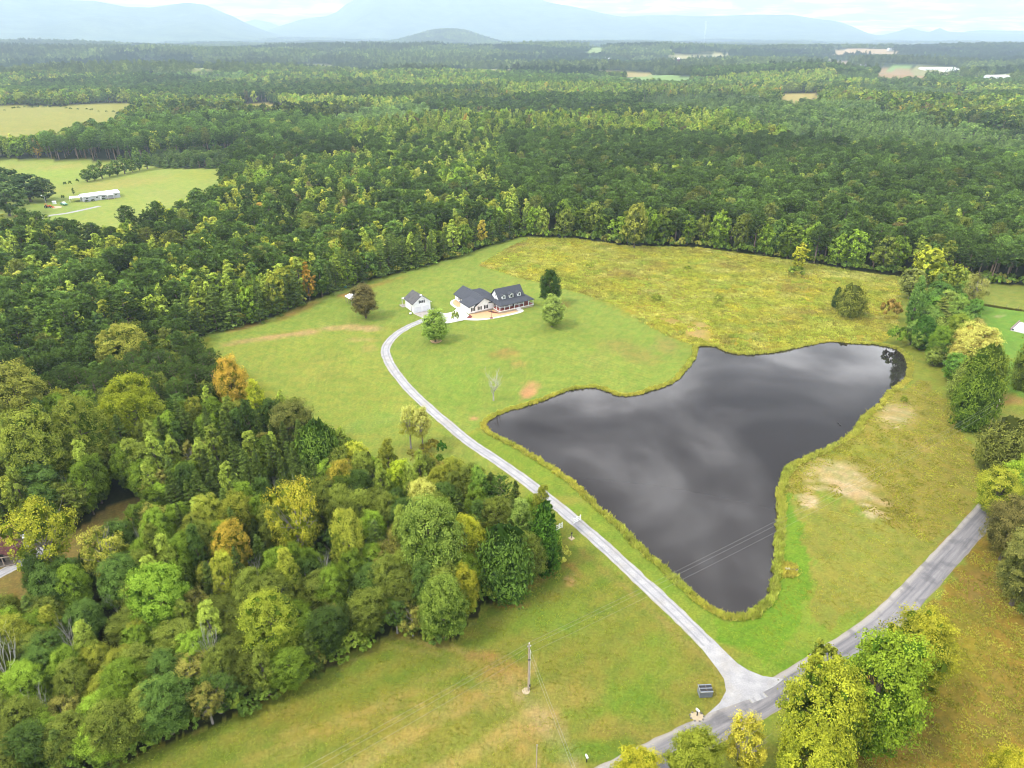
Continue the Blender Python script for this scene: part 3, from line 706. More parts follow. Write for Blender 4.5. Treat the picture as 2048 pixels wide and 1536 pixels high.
GEN = {  # kind: (native height, radius, category, [builders near, mid, far])
    'oak':    (14, 5.2, lambda s, l: broadleaf(s, 14, 5.2, 'oak', *[(54, 15, 18, .19), (36, 10, 8, .36), (15, 5, 4, .95), (80, 17, 24, .118)][l], twig=[1, 0, 0, 1][l])),
    'maple':  (14, 5.0, lambda s, l: broadleaf(s, 14, 5.0, 'maple', *[(64, 15, 18, .185), (40, 10, 8, .35), (16, 5, 4, .92), (90, 17, 24, .115)][l], twig=[1, 0, 0, 1][l])),
    'poplar': (17, 4.1, lambda s, l: broadleaf(s, 17, 4.1, 'poplar', *[(58, 13, 15, .18), (36, 8, 8, .34), (16, 4, 4, .85), (76, 15, 20, .115)][l], twig=[1, 0, 0, 1][l])),
    'sparse': (12, 4.6, lambda s, l: broadleaf(s, 12, 4.6, 'sparse', *[(36, 14, 14, .15), (28, 8, 8, .28), (14, 5, 3, .9), (44, 16, 20, .105)][l], open_=0.2, twig=[2, 1, 0, 2][l])),
    'shrub':  (3.2, 2.4, lambda s, l: broadleaf(s, 3.2, 2.4, 'shrub', *[(16, 12, 14, .14), (12, 8, 7, .27), (8, 4, 3, .7)][l], twig=0)),
    'pine':   (20, 3.5, lambda s, l: pine(s, 20, 3.5, *[(64, 7, 11, .34), (48, 6, 9, .54), (26, 3, 6, .9)][l], asp=[.2, .30, .46][l])),
    'feather': (15, 3.7, lambda s, l: feather(s, 15, 3.7, *[(100, 60, .26), (66, 26, .44), (34, 8, 1.0)][l])),
    'cedar':  (9, 2.9, lambda s, l: cedar(s, 9, 2.9, *[(210, 30, .17), (120, 14, .30), (46, 6, .75)][l])),
    'rcedar': (8, 4.0, lambda s, l: cedar(s, 8, 4.0, *[(240, 34, .2), (130, 16, .32), (50, 6, .85)][l], rnd=1.0)),
    'bare':   (10, 4.2, lambda s, l: bare(s, 10, 4.2, [3, 2, 2][l])),
}
CATEGORY = dict(oak='oak tree', maple='maple tree', poplar='poplar tree', sparse='leafy tree', shrub='shrub', pine='pine', feather='conifer', cedar='cedar', rcedar='cedar', bare='bare tree')
OBJNAME = dict(oak='oak_tree', maple='maple_tree', poplar='poplar_tree', sparse='airy_tree', shrub='shrub', pine='pine_tree', feather='conifer_tree', cedar='cedar_tree', rcedar='cedar_tree', bare='bare_tree')
NVAR = dict(oak=4, maple=4, poplar=3, sparse=3, shrub=4, pine=4, feather=3, cedar=3, rcedar=2, bare=3)
_parts, _joined = {}, {}
def leaf_mat(k): return M_NEEDLE if k in ('pine', 'feather', 'cedar', 'rcedar') else M_LEAF
def bark_mat(k): return M_BARK_PINE if k == 'pine' else M_BARK_DEAD if k == 'bare' else M_BARK_PALE if k == 'sparse' else M_BARK
def tree_parts(kind, v, lod):
    key = (kind, v, lod)
    if key not in _parts:
        t = GEN[kind][2](1000 + 37 * v + 7 * len(kind) + lod, lod)
        V, Fq, var, tip = t.crown()
        cm = mesh_np('crown_' + kind, V, Fq, [leaf_mat(kind)], attrs={'var': ('FACE', 'FLOAT', var), 'tip': ('FACE', 'FLOAT', tip)}) if len(Fq) else None
        tm = None
        if t.tr.f:
            tm = bpy.data.meshes.new('trunk_' + kind); tm.from_pydata(t.tr.v, [], t.tr.f); tm.materials.append(bark_mat(kind)); tm.update()
        _parts[key] = (cm, tm, t)
    return _parts[key]
def tree_joined(kind, v, lod):
    key = (kind, v, lod)
    if key not in _joined:
        t = tree_parts(kind, v, lod)[2]; V, Fq, var, tip = t.crown()
        tv = np.array(t.tr.v).reshape(-1, 3); tf = [f for f in t.tr.f if len(f) == 4]
        nf = len(Fq); fm = np.zeros(nf + len(tf), int); fm[nf:] = 1
        A = np.vstack([V, tv]); B = np.vstack([Fq, np.array(tf, int).reshape(-1, 4) + len(V)])
        z = np.zeros(len(tf))
        me = mesh_np('grown_' + kind, A, B, [leaf_mat(kind), bark_mat(kind)], fm, {'var': ('FACE', 'FLOAT', np.concatenate([var, z])), 'tip': ('FACE', 'FLOAT', np.concatenate([tip, z]))})
        _joined[key] = bpy.data.objects.new('source_' + kind, me)
    return _joined[key]

K_LEAF = 0.80
def tint_of(rgb, g=None, k=K_LEAF, spread=0.0):
    c = lin(*rgb) * k
    if g is not None and spread: c = c * g.normal(1, spread) * (1 + g.normal(0, spread * 0.35, 3))
    return np.clip(c * np.array([.99, 1.0, .76]), 0.004, 0.5)
def plant(kind, v, lod, loc, h, r, rz, t1, t2, label, group=None, cat=None, name=None, trunk=True):
    if lod == 0 and kind in ('oak', 'maple', 'poplar', 'sparse') and math.hypot(loc[0], loc[1]) < 128: lod = 3
    cm, tm, _ = tree_parts(kind, v, lod); H0, R0 = GEN[kind][:2]
    o = thing(name or OBJNAME[kind], label, cat or CATEGORY[kind], tuple(loc), rz, group)
    q = rng.uniform(.9, 1.12); o.scale = (r / R0 * q, r / R0 / q, h / H0)
    if cm is not None:
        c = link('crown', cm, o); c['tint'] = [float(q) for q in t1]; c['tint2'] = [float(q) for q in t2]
    if tm is not None and trunk:
        link('trunk' if kind != 'bare' else 'trunk_and_limbs', tm, o)
    return o

# ---- scatter: one object, geometry nodes, instances of source meshes
def scatter(name, pts, sources, idx, rot, scl, t1, t2, **tags):
    n = len(pts)
    me = bpy.data.meshes.new(name); me.vertices.add(n); me.vertices.foreach_set('co', np.asarray(pts, np.float32).ravel())
    def A(k, typ, arr):
        a = me.attributes.new(k, typ, 'POINT')
        a.data.foreach_set({'INT': 'value', 'FLOAT_VECTOR': 'vector', 'FLOAT_COLOR': 'color'}[typ], np.asarray(arr, np.int32 if typ == 'INT' else np.float32).ravel())
    one = np.ones((n, 1))
    A('src', 'INT', idx); A('rot', 'FLOAT_VECTOR', rot); A('scl', 'FLOAT_VECTOR', scl)
    A('tint', 'FLOAT_COLOR', np.hstack([t1, one])); A('tint2', 'FLOAT_COLOR', np.hstack([t2, one]))
    o = link(name, me)
    ng = bpy.data.node_groups.new(name + '_scatter', 'GeometryNodeTree')
    ng.interface.new_socket('Geometry', in_out='INPUT', socket_type='NodeSocketGeometry')
    ng.interface.new_socket('Geometry', in_out='OUTPUT', socket_type='NodeSocketGeometry')
    N, L = ng.nodes, ng.links
    gi, go = N.new('NodeGroupInput'), N.new('NodeGroupOutput')
    def named(k, typ):
        q = N.new('GeometryNodeInputNamedAttribute'); q.data_type = typ; q.inputs['Name'].default_value = k; return q.outputs['Attribute']
    a_src, a_rot, a_scl = named('src', 'INT'), named('rot', 'FLOAT_VECTOR'), named('scl', 'FLOAT_VECTOR')
    jn = N.new('GeometryNodeJoinGeometry')
    for i, s in enumerate(sources):
        oi = N.new('GeometryNodeObjectInfo'); oi.inputs['Object'].default_value = s
        if 'As Instance' in oi.inputs: oi.inputs['As Instance'].default_value = False
        cp = N.new('FunctionNodeCompare'); cp.data_type = 'INT'; cp.operation = 'EQUAL'
        ins = [k for k in cp.inputs if k.type == 'INT']
        L.new(a_src, ins[0]); ins[1].default_value = i
        ip_ = N.new('GeometryNodeInstanceOnPoints')
        L.new(gi.outputs[0], ip_.inputs['Points']); L.new(cp.outputs[0], ip_.inputs['Selection'])
        L.new(oi.outputs['Geometry'], ip_.inputs['Instance']); L.new(a_rot, ip_.inputs['Rotation']); L.new(a_scl, ip_.inputs['Scale'])
        L.new(ip_.outputs[0], jn.inputs[0])
    L.new(jn.outputs[0], go.inputs[0])
    md = o.modifiers.new('scatter', 'NODES'); md.node_group = ng
    return tag(o, **tags)
# ------------------------------------------------------------------ trees one can point at
def tree_px(kind, x, by, w, h, c1, c2, label, v=0, name=None, cat=None, group=None, k=K_LEAF):
    b = at(x, by); d = ray(x, by - h); top = CAM_H + d[2] * (b[1] / d[1])
    r = 0.9 * w / 2 / px_per_m(b[0], b[1], top * 0.6)
    b[2] = 0.0
    dist = np.hypot(b[0], b[1]); lod = 3 if dist < 290 and kind in ('oak', 'maple', 'poplar', 'sparse') else 0 if dist < 290 or kind == 'bare' else 1
    PLACED.append((b[0], b[1], r * 0.72))
    return plant(kind, v, lod, b, top, r, rng.uniform(0, 6.28), tint_of(c1, k=k), tint_of(c2, k=k), label, group, cat, name)
PLACED = []
GRN, DGRN, YG, YEL, ORA, OLV = (96, 132, 48), (70, 100, 48), (150, 168, 50), (208, 190, 62), (226, 158, 60), (124, 128, 66)
# lawn
tree_px('oak', 732, 636, 66, 68, (104, 98, 62), (128, 118, 78), 'dull brownish green tree on the lawn in front of the white roofed shed', 1)
tree_px('maple', 871, 683, 60, 64, (112, 148, 58), (160, 186, 92), 'bright green tree in a brown mulch ring beside the driveway bend', 0)
tree_px('shrub', 911, 643, 22, 21, (128, 152, 70), (172, 186, 110), 'small round shrub at the edge of the concrete drive by the house', 0)
tree_px('maple', 1099, 610, 52, 72, (62, 88, 42), (80, 108, 52), 'tall dark green tree at the right end of the farmhouse', 0, k=.6)
tree_px('maple', 1104, 654, 60, 62, (118, 142, 66), (166, 184, 100), 'light green tree on the lawn below the taller dark tree', 1)
tree_px('bare', 987, 801, 62, 58, YEL, YEL, 'leafless pale grey tree on the lawn above the pond', 0)
tree_px('sparse', 822, 897, 56, 86, (196, 198, 92), (222, 216, 124), 'thin yellow leaved tree with dark trunk beside the driveway', 0)
tree_px('sparse', 846, 898, 54, 84, (190, 188, 96), (216, 206, 124), 'second thin yellowing tree with a dark trunk beside the driveway', 1)
for i, (x, y, w, h, c) in enumerate([(868, 900, 34, 22, (150, 142, 66)), (884, 908, 26, 26, (72, 116, 40)), (880, 928, 18, 20, (98, 132, 46)), (850, 902, 30, 14, (126, 124, 58)), (892, 942, 22, 18, (172, 130, 70))]):
    tree_px('shrub', x, y, w, h, c, c, ['low tan weed bush under the two thin yellow trees', 'dark green bush on the right of the two thin yellow trees', 'green bush below the dark bush near the two thin trees', 'olive weed bush at the foot of the two thin trees', 'rusty brown bush downhill of the two thin trees'][i], i % 4)
# meadow
tree_px('poplar', 1594, 540, 44, 54, (172, 176, 54), (206, 202, 78), 'lone yellow green tree standing in the far edge of the meadow', 1)
tree_px('shrub', 1590, 552, 46, 20, (110, 134, 56), (140, 156, 66), 'low green bush at the foot of the lone meadow tree', 1)
tree_px('oak', 1268, 496, 60, 92, (122, 134, 60), (164, 166, 80), 'ragged olive green tree standing out from the woods into the meadow', 2)
tree_px('rcedar', 1697, 630, 70, 54, (108, 118, 56), (148, 152, 74), 'big rounded cedar standing in the meadow above the pond', 0)
tree_px('cedar', 1670, 616, 24, 40, (70, 92, 56), (90, 110, 64), 'small dark cedar tucked against the big rounded meadow cedar', 0)
tree_px('shrub', 1776, 642, 48, 44, (144, 130, 66), (178, 148, 86), 'rust coloured bush at the meadow end of the tree row', 2)
for i, (x, y, w, h) in enumerate([(1375, 540, 20, 8), (1312, 603, 24, 14), (1180, 536, 22, 8), (1806, 806, 18, 14), (1436, 600, 20, 10)]):
    tree_px('shrub', x, y, w, h, (104, 128, 50), (150, 160, 62), ['low green weed clump in the upper meadow', 'wide green bramble clump in the browner part of the meadow', 'small dark weed clump near the upper left of the meadow', 'isolated green bush on the grassy bank right of the pond', 'faint green weed clump in the middle of the meadow'][i], i % 4)
# tree row on the right
ROW = [('poplar', 1878, 566, 46, 92, (104, 122, 52), (138, 146, 66), 'tall pointed green tree at the far end of the tree row'),
 ('maple', 1848, 572, 66, 80, (154, 166, 54), (192, 196, 74), 'yellow green tree at the meadow end of the tree row'),
 ('oak', 1818, 598, 60, 62, (118, 128, 70), (150, 156, 90), 'greyish green tree facing the meadow in the tree row'),
 ('oak', 1900, 600, 62, 70, (110, 128, 50), (146, 156, 64), 'round olive green tree in the far part of the tree row'),
 ('poplar', 1815, 668, 42, 118, (86, 122, 56), (124, 156, 82), 'blue green upright tree on the pond side of the tree row'),
 ('sparse', 1940, 628, 60, 80, (150, 152, 84), (178, 176, 104), 'pale olive airy tree on the lawn side of the tree row'),
 ('feather', 1870, 664, 64, 70, (108, 124, 54), (148, 156, 78), 'feathery olive tree in the middle of the tree row'),
 ('maple', 1838, 700, 44, 70, (60, 98, 44), (84, 122, 52), 'dark green tree at the corner of the pond'),
 ('shrub', 1790, 690, 46, 38, (92, 132, 48), (130, 158, 62), 'bright green bush at the upper right corner of the pond'),
 ('oak', 1902, 700, 70, 70, (104, 130, 50), (140, 156, 62), 'mid green tree behind the pond corner in the tree row'),
 ('maple', 1866, 726, 56, 76, (96, 130, 46), (124, 152, 58), 'leafy green tree leaning over the bank by the pond corner'),
 ('sparse', 1936, 690, 70, 50, (160, 152, 90), (190, 176, 110), 'straw coloured thin tree beside the lawn in the tree row'),
 ('maple', 1932, 742, 118, 92, (200, 178, 92), (228, 204, 116), 'wide pale yellow tree in the tree row'),
 ('rcedar', 1952, 800, 92, 100, (102, 124, 46), (138, 154, 62), 'large green cedar below the wide pale yellow tree'),
 ('cedar', 1930, 822, 80, 104, (88, 116, 44), (128, 148, 58), 'pointed cedar on the field side of the tree row'),
 ('rcedar', 1940, 856, 84, 104, (84, 112, 42), (120, 142, 54), 'big dark cedar beside the leaning wooden pole'),
 ('rcedar', 1992, 938, 108, 92, (102, 110, 54), (138, 142, 74), 'olive cedar with bare ground beneath, in front of the leaning pole'),
 ('rcedar', 2044, 776, 64, 110, (100, 118, 44), (134, 148, 62), 'cedar beside the grey roofed building at the lawn'),
 ('shrub', 2036, 880, 60, 44, (128, 140, 80), (162, 164, 104), 'grey green thicket behind the leaning wooden pole'),
 ('oak', 2058, 890, 70, 70, (118, 132, 66), (150, 156, 86), 'pale green tree behind the thicket by the leaning pole'),
 ('maple', 1980, 1030, 100, 90, (122, 146, 50), (172, 174, 66), 'yellow green tree overhanging the far end of the road'),
 ('maple', 2040, 1010, 110, 96, (118, 156, 48), (160, 184, 62), 'bright green tree above the far end of the road'),
 ('oak', 2000, 1120, 110, 120, (104, 104, 60), (130, 122, 76), 'brownish oak hanging over the roadside'),
 ('oak', 2060, 1100, 120, 130, (96, 106, 58), (124, 128, 74), 'dark oak behind the brownish roadside oak'),
 ('oak', 2022, 1210, 130, 150, (104, 112, 60), (142, 142, 82), 'large grey green oak at the edge of the corner field'),
 ('shrub', 2060, 1250, 70, 50, (84, 100, 50), (110, 122, 62), 'dark bush at the foot of the large grey green oak')]
for i, a in enumerate(ROW): tree_px(*a, v=i % NVAR[a[0]])
# more trees closing the row and the roadside clump
for poly, lab in ((wpoly([(1800,700),(1825,610),(1850,570),(1900,570),(1945,625),(1960,720),(1968,790),(1945,850),(1920,830),(1905,790),(1870,735)]), 'leafy tree filling the tree row right of the pond'), (wpoly([(1975,1020),(2020,960),(2110,960),(2130,1180),(2040,1230),(2000,1130)]), 'leafy tree in the roadside clump by the far end of the road')):
    lo_, hi_ = poly.min(0), poly.max(0); gq = np.random.default_rng(8); Q_ = np.stack(np.meshgrid(np.arange(lo_[0], hi_[0], 5.2), np.arange(lo_[1], hi_[1], 5.2)), -1).reshape(-1, 2) + gq.uniform(-1.6, 1.6, (len(np.arange(lo_[0], hi_[0], 5.2)) * len(np.arange(lo_[1], hi_[1], 5.2)), 2))
    for p_ in Q_[inside(Q_, poly)]:
        k_ = ['oak', 'maple', 'cedar', 'maple', 'oak', 'poplar'][gq.integers(6)]; c_ = np.array([(96, 120, 54), (88, 122, 48), (110, 132, 58), (124, 138, 66), (78, 108, 48)][gq.integers(5)], float); h_ = gq.uniform(6, 10.5)
        plant(k_, int(gq.integers(NVAR[k_])), 0, (p_[0], p_[1], 0), h_, h_ * gq.uniform(.3, .42) if k_ != 'poplar' else h_ * .24, gq.uniform(0, 6), tint_of(c_), tint_of(np.clip(c_ * 1.2 + 14, 0, 250)), ('dark green ' if c_[1] < 115 else 'green ' if c_[1] < 130 else 'pale green ') + lab.replace('leafy tree', 'cedar' if k_ == 'cedar' else 'leafy tree'), ('dark ' if c_[1] < 115 else 'green ' if c_[1] < 130 else 'pale ') + lab.replace('leafy tree', 'cedars' if k_ == 'cedar' else 'leafy trees'))
# maples along the road in the foreground
NEAR = [('maple', 1622, 1536, 190, 200, (108, 138, 48), (164, 168, 58), 'yellow topped maple beside the junction of drive and road', 0),
 ('maple', 1716, 1500, 190, 232, (102, 138, 46), (142, 164, 56), 'largest green maple in the roadside clump', 1),
 ('maple', 1800, 1398, 140, 176, (114, 138, 48), (172, 168, 60), 'golden maple at the upper end of the roadside clump', 2),
 ('maple', 1610, 1620, 170, 150, (116, 142, 46), (164, 168, 56), 'bright yellow young maple at the foot of the roadside clump', 3),
 ('sparse', 1476, 1558, 110, 118, (166, 164, 60), (208, 196, 80), 'thin yellow roadside tree with branches showing', 0),
 ('oak', 1372, 1590, 128, 124, (120, 136, 48), (150, 158, 62), 'rounded olive green tree leaning over the asphalt road', 2),
 ('maple', 1268, 1600, 116, 96, (140, 152, 48), (180, 174, 58), 'small yellow tree at the near end of the road', 1),
 ('shrub', 1640, 1350, 80, 60, (112, 128, 52), (150, 156, 66), 'green thicket on the road verge below the maples', 3),
 ('maple', 1990, 1620, 120, 110, (146, 154, 48), (184, 176, 58), 'yellow tree at the edge of the corner field', 2)]
for a in NEAR: tree_px(*a[:8], v=a[8])
# marked trees of the left wood
LEFT = [('sparse', 120, 1178, 150, 172, (128, 146, 50), (170, 170, 62), 'wide spreading yellow tree beside the red roofed cabin', 1),
 ('sparse', 236, 1180, 110, 120, (140, 152, 64), (184, 182, 84), 'pale yellow green tree next to the wide spreading yellow tree', 2),
 ('maple', 478, 842, 78, 128, (148, 156, 56), (220, 172, 78), 'orange topped tree on the edge of the left wood by the lawn', 0),
 ('poplar', 524, 868, 52, 112, (150, 172, 50), (190, 194, 66), 'narrow yellow green tree beside the orange topped tree', 1),
 ('oak', 592, 912, 104, 110, (90, 104, 54), (122, 124, 70), 'rounded brownish oak bulging from the wood onto the lawn', 0),
 ('rcedar', 648, 968, 108, 116, (80, 110, 48), (112, 138, 60), 'broad dark cedar at the lawn edge of the left wood', 1),
 ('oak', 290, 900, 124, 150, (128, 146, 44), (158, 166, 56), 'spreading yellow green tree in the middle of the left wood', 2),
 ('maple', 718, 968, 66, 82, (158, 176, 60), (204, 208, 84), 'lime coloured tree at the lawn edge of the left wood', 1),
 ('cedar', 742, 968, 38, 60, (74, 84, 56), (94, 100, 66), 'small dark pointed cedar beside the lime coloured tree', 1),
 ('maple', 690, 1010, 62, 92, (130, 148, 58), (188, 172, 76), 'orange tinged tree below the lime coloured tree', 2),
 ('sparse', 612, 1140, 132, 170, (138, 150, 52), (186, 178, 66), 'tall yellow tree with a pale trunk in the left wood', 0),
 ('maple', 480, 1160, 76, 118, (136, 150, 56), (200, 172, 76), 'small orange and yellow tree deep in the left wood', 3),
 ('maple', 706, 1160, 86, 140, (122, 142, 54), (176, 180, 76), 'pale topped leafy tree right of the tall yellow tree', 0),
 ('oak', 850, 1070, 84, 110, (186, 184, 84), (222, 212, 116), 'pale straw yellow tree near the driveway', 1),
 ('maple', 805, 1010, 62, 92, (140, 176, 48), (186, 202, 66), 'lime green tree facing the lawn behind the straw yellow tree', 2),
 ('poplar', 958, 1040, 62, 112, (102, 140, 56), (138, 168, 76), 'upright green tree closest to the driveway bend', 2),
 ('pine', 1000, 1040, 56, 86, (72, 102, 48), (96, 124, 58), 'small dark pine beside the gravel driveway', 1),
 ('oak', 868, 1190, 150, 190, (104, 132, 58), (140, 160, 78), 'tallest light green tree at the field corner of the left wood', 3),
 ('maple', 930, 1150, 92, 120, (150, 166, 50), (196, 196, 66), 'yellow green tree between the tallest tree and the drive', 3),
 ('maple', 932, 1232, 60, 100, (136, 148, 50), (176, 172, 62), 'narrow golden tree on the field edge of the left wood', 0),
 ('poplar', 1040, 1120, 74, 130, (112, 142, 66), (152, 172, 92), 'pale green upright tree near the driveway gate', 0),
 ('cedar', 1086, 1140, 96, 128, (66, 104, 40), (94, 132, 50), 'dense green cedar at the driveway gate', 2),
 ('rcedar', 1010, 1186, 130, 120, (72, 104, 46), (106, 134, 62), 'wide dark cedar at the field corner by the driveway', 0),
 ('oak', 890, 1276, 116, 120, (96, 124, 52), (132, 152, 70), 'light green rounded tree at the field corner below the tallest tree', 1),
 ('maple', 556, 1330, 130, 140, (114, 142, 50), (156, 166, 64), 'yellow green tree on the field edge of the left wood', 1),
 ('oak', 344, 1270, 124, 140, (112, 152, 52), (146, 178, 68), 'bright green domed tree in the front of the left wood', 0),
 ('bare', 30, 1390, 90, 150, YEL, YEL, 'dead grey snag with broken limbs at the front of the left wood', 1),
 ('bare', 432, 1350, 50, 100, YEL, YEL, 'thin dead tree between green trees at the field edge', 2),
 ('bare', 95, 1450, 70, 70, YEL, YEL, 'tangle of dead twigs above the field edge undergrowth', 0),
 ('oak', 60, 880, 150, 150, (118, 130, 58), (150, 152, 74), 'broad tan green tree at the edge of the dark pines', 1),
 ('oak', 100, 990, 160, 170, (100, 124, 50), (140, 150, 66), 'big deep green oak above the cabin yard', 2),
 ('maple', 190, 960, 110, 170, (92, 122, 46), (142, 150, 66), 'conical deep green tree beside the cabin yard', 3),
 ('maple', 270, 760, 120, 110, (108, 130, 56), (160, 160, 76), 'gold tipped tree among the dark pines of the left wood', 0)]
for a in LEFT: tree_px(*a[:8], v=a[8])
for i, (x, y, w, h) in enumerate([(150, 1010, 40, 60), (300, 1130, 46, 80), (520, 1180, 40, 70), (660, 1190, 44, 80), (745, 1020, 44, 60), (240, 1240, 50, 70), (390, 1130, 44, 70), (820, 1180, 36, 70), (560, 1010, 36, 60), (160, 1330, 50, 90), (60, 930, 50, 90)]):
    tree_px('bare', x, y, w, h, YEL, YEL, 'small dead grey tree with bare twigs among the green crowns of the left wood', i % 3, group='dead trees in the left wood')
# home place far left
for i, (x, y, w, h, c) in enumerate([(20, 398, 90, 62, (66, 88, 46)), (62, 404, 76, 56, (62, 84, 48)), (92, 402, 56, 46, (72, 88, 52)), (20, 432, 84, 66, (88, 110, 62)), (-20, 420, 70, 80, (76, 100, 52))]):
    tree_px('oak', x, y, w, h, c, tuple(q + 18 for q in c), ['dark oak in the grove beside the far white home', 'second dark oak in the grove beside the far white home', 'brownish oak at the open end of the far grove', 'paler green tree at the near side of the far grove', 'dark tree at the edge of the far grove'][i], i % 4)
for i in range(9):
    f = i / 8; tree_px(['oak', 'maple', 'poplar'][i % 3], 175 + 120 * f, 364 - 26 * f, 26, 26 + 6 * (i % 3) + (16 if i == 7 else 0), (84, 112, 54), (112, 136, 68), 'green tree in the hedgerow between the two far hay fields', i % 3, group='hedgerow trees in the far hay fields')
for i, (x, y) in enumerate([(131, 372), (141, 370), (156, 366), (127, 399), (148, 389)]):
    tree_px('shrub' if i != 4 else 'poplar', x, y, 9, 9 if i != 4 else 14, (76, 98, 50), (96, 118, 60), ['dark bush at the near end of the far hedgerow', 'small bush following the dark bush by the far hedgerow', 'bush joining the far hedgerow', 'round dark bush on the lawn of the far white home', 'thin young tree on the lawn of the far white home'][i], i % 3)

# ------------------------------------------------------------------ the woods
PL = np.array(PLACED)
def in_view(P, mx=220, zt=14.0):
    x, y, d = project(P[:, 0], P[:, 1], terrain(P[:, 0], P[:, 1]) + zt * 0.5)
    return (x > -mx) & (x < 2048 + mx) & (y < 1536 + 260) & (P[:, 1] > 30)
def jgrid(sp, r0, r1, g):
    n = int(2 * r1 / sp); gx = (np.arange(n) - n / 2) * sp; gy = np.arange(int(r1 / sp) + 1) * sp
    X, Y = np.meshgrid(gx, gy); X = X + (np.arange(X.shape[0])[:, None] % 2) * sp / 2
    P = np.stack([X.ravel(), Y.ravel()], 1) + g.uniform(-0.36, 0.36, (X.size, 2)) * sp
    r = np.hypot(P[:, 0], P[:, 1]); P = P[(r >= r0) & (r < r1)]
    return P[in_view(P)]
def free(P, clear=True):
    m = ~inside(P, OPEN) & ~inside(P, CABIN_YARD)
    for f in FIELDS.values(): m &= ~inside(P, f)
    return m
def clear_of_placed(P):
    m = np.ones(len(P), bool)
    for x, y, r in PL: m &= np.hypot(P[:, 0] - x, P[:, 1] - y) > r + 1.0
    return m
def stand(P, cell=190.0):
    """forest stands: ragged cells with values of their own"""
    Q = P / cell + 0.35 * np.stack([fbm(P[:, 0] / 120, P[:, 1] / 120, 3), fbm(P[:, 0] / 120 + 31, P[:, 1] / 120, 3)], 1)
    ci = np.floor(Q).astype(int); best = np.full(len(P), 1e9); bid = np.zeros((len(P), 2), int)
    for dx in (-1, 0, 1):
        for dy in (-1, 0, 1):
            c = ci + np.array([dx, dy]); sx = c[:, 0] + .5 + .45 * _tab[c[:, 0] % 256, c[:, 1] % 256]; sy = c[:, 1] + .5 + .45 * _tab[(c[:, 0] + 91) % 256, (c[:, 1] + 17) % 256]
            d = np.hypot(Q[:, 0] - sx, Q[:, 1] - sy); m = d < best; best[m] = d[m]; bid[m] = c[m]
    return [(_tab[(bid[:, 0] * 7 + o) % 256, (bid[:, 1] * 13 + 3 * o) % 256] + 1) / 2 for o in (5, 57, 143)]
OUT_EDGE = np.vstack([OPEN, OPEN[:1]])
TREES = []      # (kind, x, y, h, r, tint, tint2, zone)
def species(P, g):
    """which tree grows where, read from the photograph's zones"""
    x, y, d = project(P[:, 0], P[:, 1], 8.0); r = np.hypot(P[:, 0], P[:, 1])
    edge = np.full(len(P), 99.0); nr = r < 520; edge[nr] = seg_dist(P[nr], OUT_EDGE, True)
    n1 = fbm(P[:, 0] / 42 + 11, P[:, 1] / 42, 3); n2 = fbm(P[:, 0] / 90 + 3, P[:, 1] / 90 + 5, 3)
    u = g.random(len(P)); out = []; s1, s2, s3 = stand(P)
    for i in range(len(P)):
        xi, yi, ui, e = x[i], y[i], u[i] + 0.28 * n1[i], edge[i]
        if r[i] < 235 and yi > 640 and xi < 1180:                        # left wood
            z = 'left'
            if yi < 800 and xi < 430 + 0.2 * (yi - 640): k = 'pine' if ui < 0.8 else 'oak'
            elif 840 < yi < 1010 and 330 < xi < 640 and ui < .62: k = 'feather'
            else: k = 'oak' if ui < .36 else 'maple' if ui < .66 else 'poplar' if ui < .8 else 'feather' if ui < .88 else 'cedar' if ui < .97 else 'sparse'
        elif xi < 1060 and yi > 385 and r[i] < 420:                      # behind the lawn
            z = 'lawnwood'
            if e < 13: k = 'feather' if ui < .74 else 'poplar' if ui < .9 else 'maple'
            else: k = 'poplar' if ui < .40 else 'pine' if ui < .72 else 'feather' if ui < .82 else 'maple'
        elif r[i] < 470 and e < 13:
            z = 'meadowedge'; k = 'maple' if ui < .40 else 'oak' if ui < .66 else 'pine' if ui < .84 else 'poplar'
            if xi > 1870: k = 'pine'
        elif r[i] < 640 and xi > 470:
            z = 'pinewood'; k = 'pine' if ui < .84 - 0.25 * n2[i] else 'poplar' if ui < .95 else 'oak'
            if xi < 1000 and s1[i] > .55: k = 'poplar' if ui < .6 else 'maple' if ui < .75 else 'pine'
        else:
            z = 'far'; q = s1[i]
            if q < .36: k = 'pine' if ui < .9 else 'oak'
            elif q < .50: k = 'feather' if ui < .85 else 'pine'
            elif q < .78: k = 'oak' if ui < .52 else 'maple' if ui < .86 else 'pine'
            else: k = 'poplar' if ui < .62 else 'maple'
        out.append((k, z, e))
    return out, x, y, r
BASE = dict(oak=(104, 118, 54), maple=(104, 130, 48), poplar=(130, 148, 66), pine=(76, 95, 48), feather=(84, 104, 52), cedar=(80, 102, 46), sparse=(130, 130, 70))
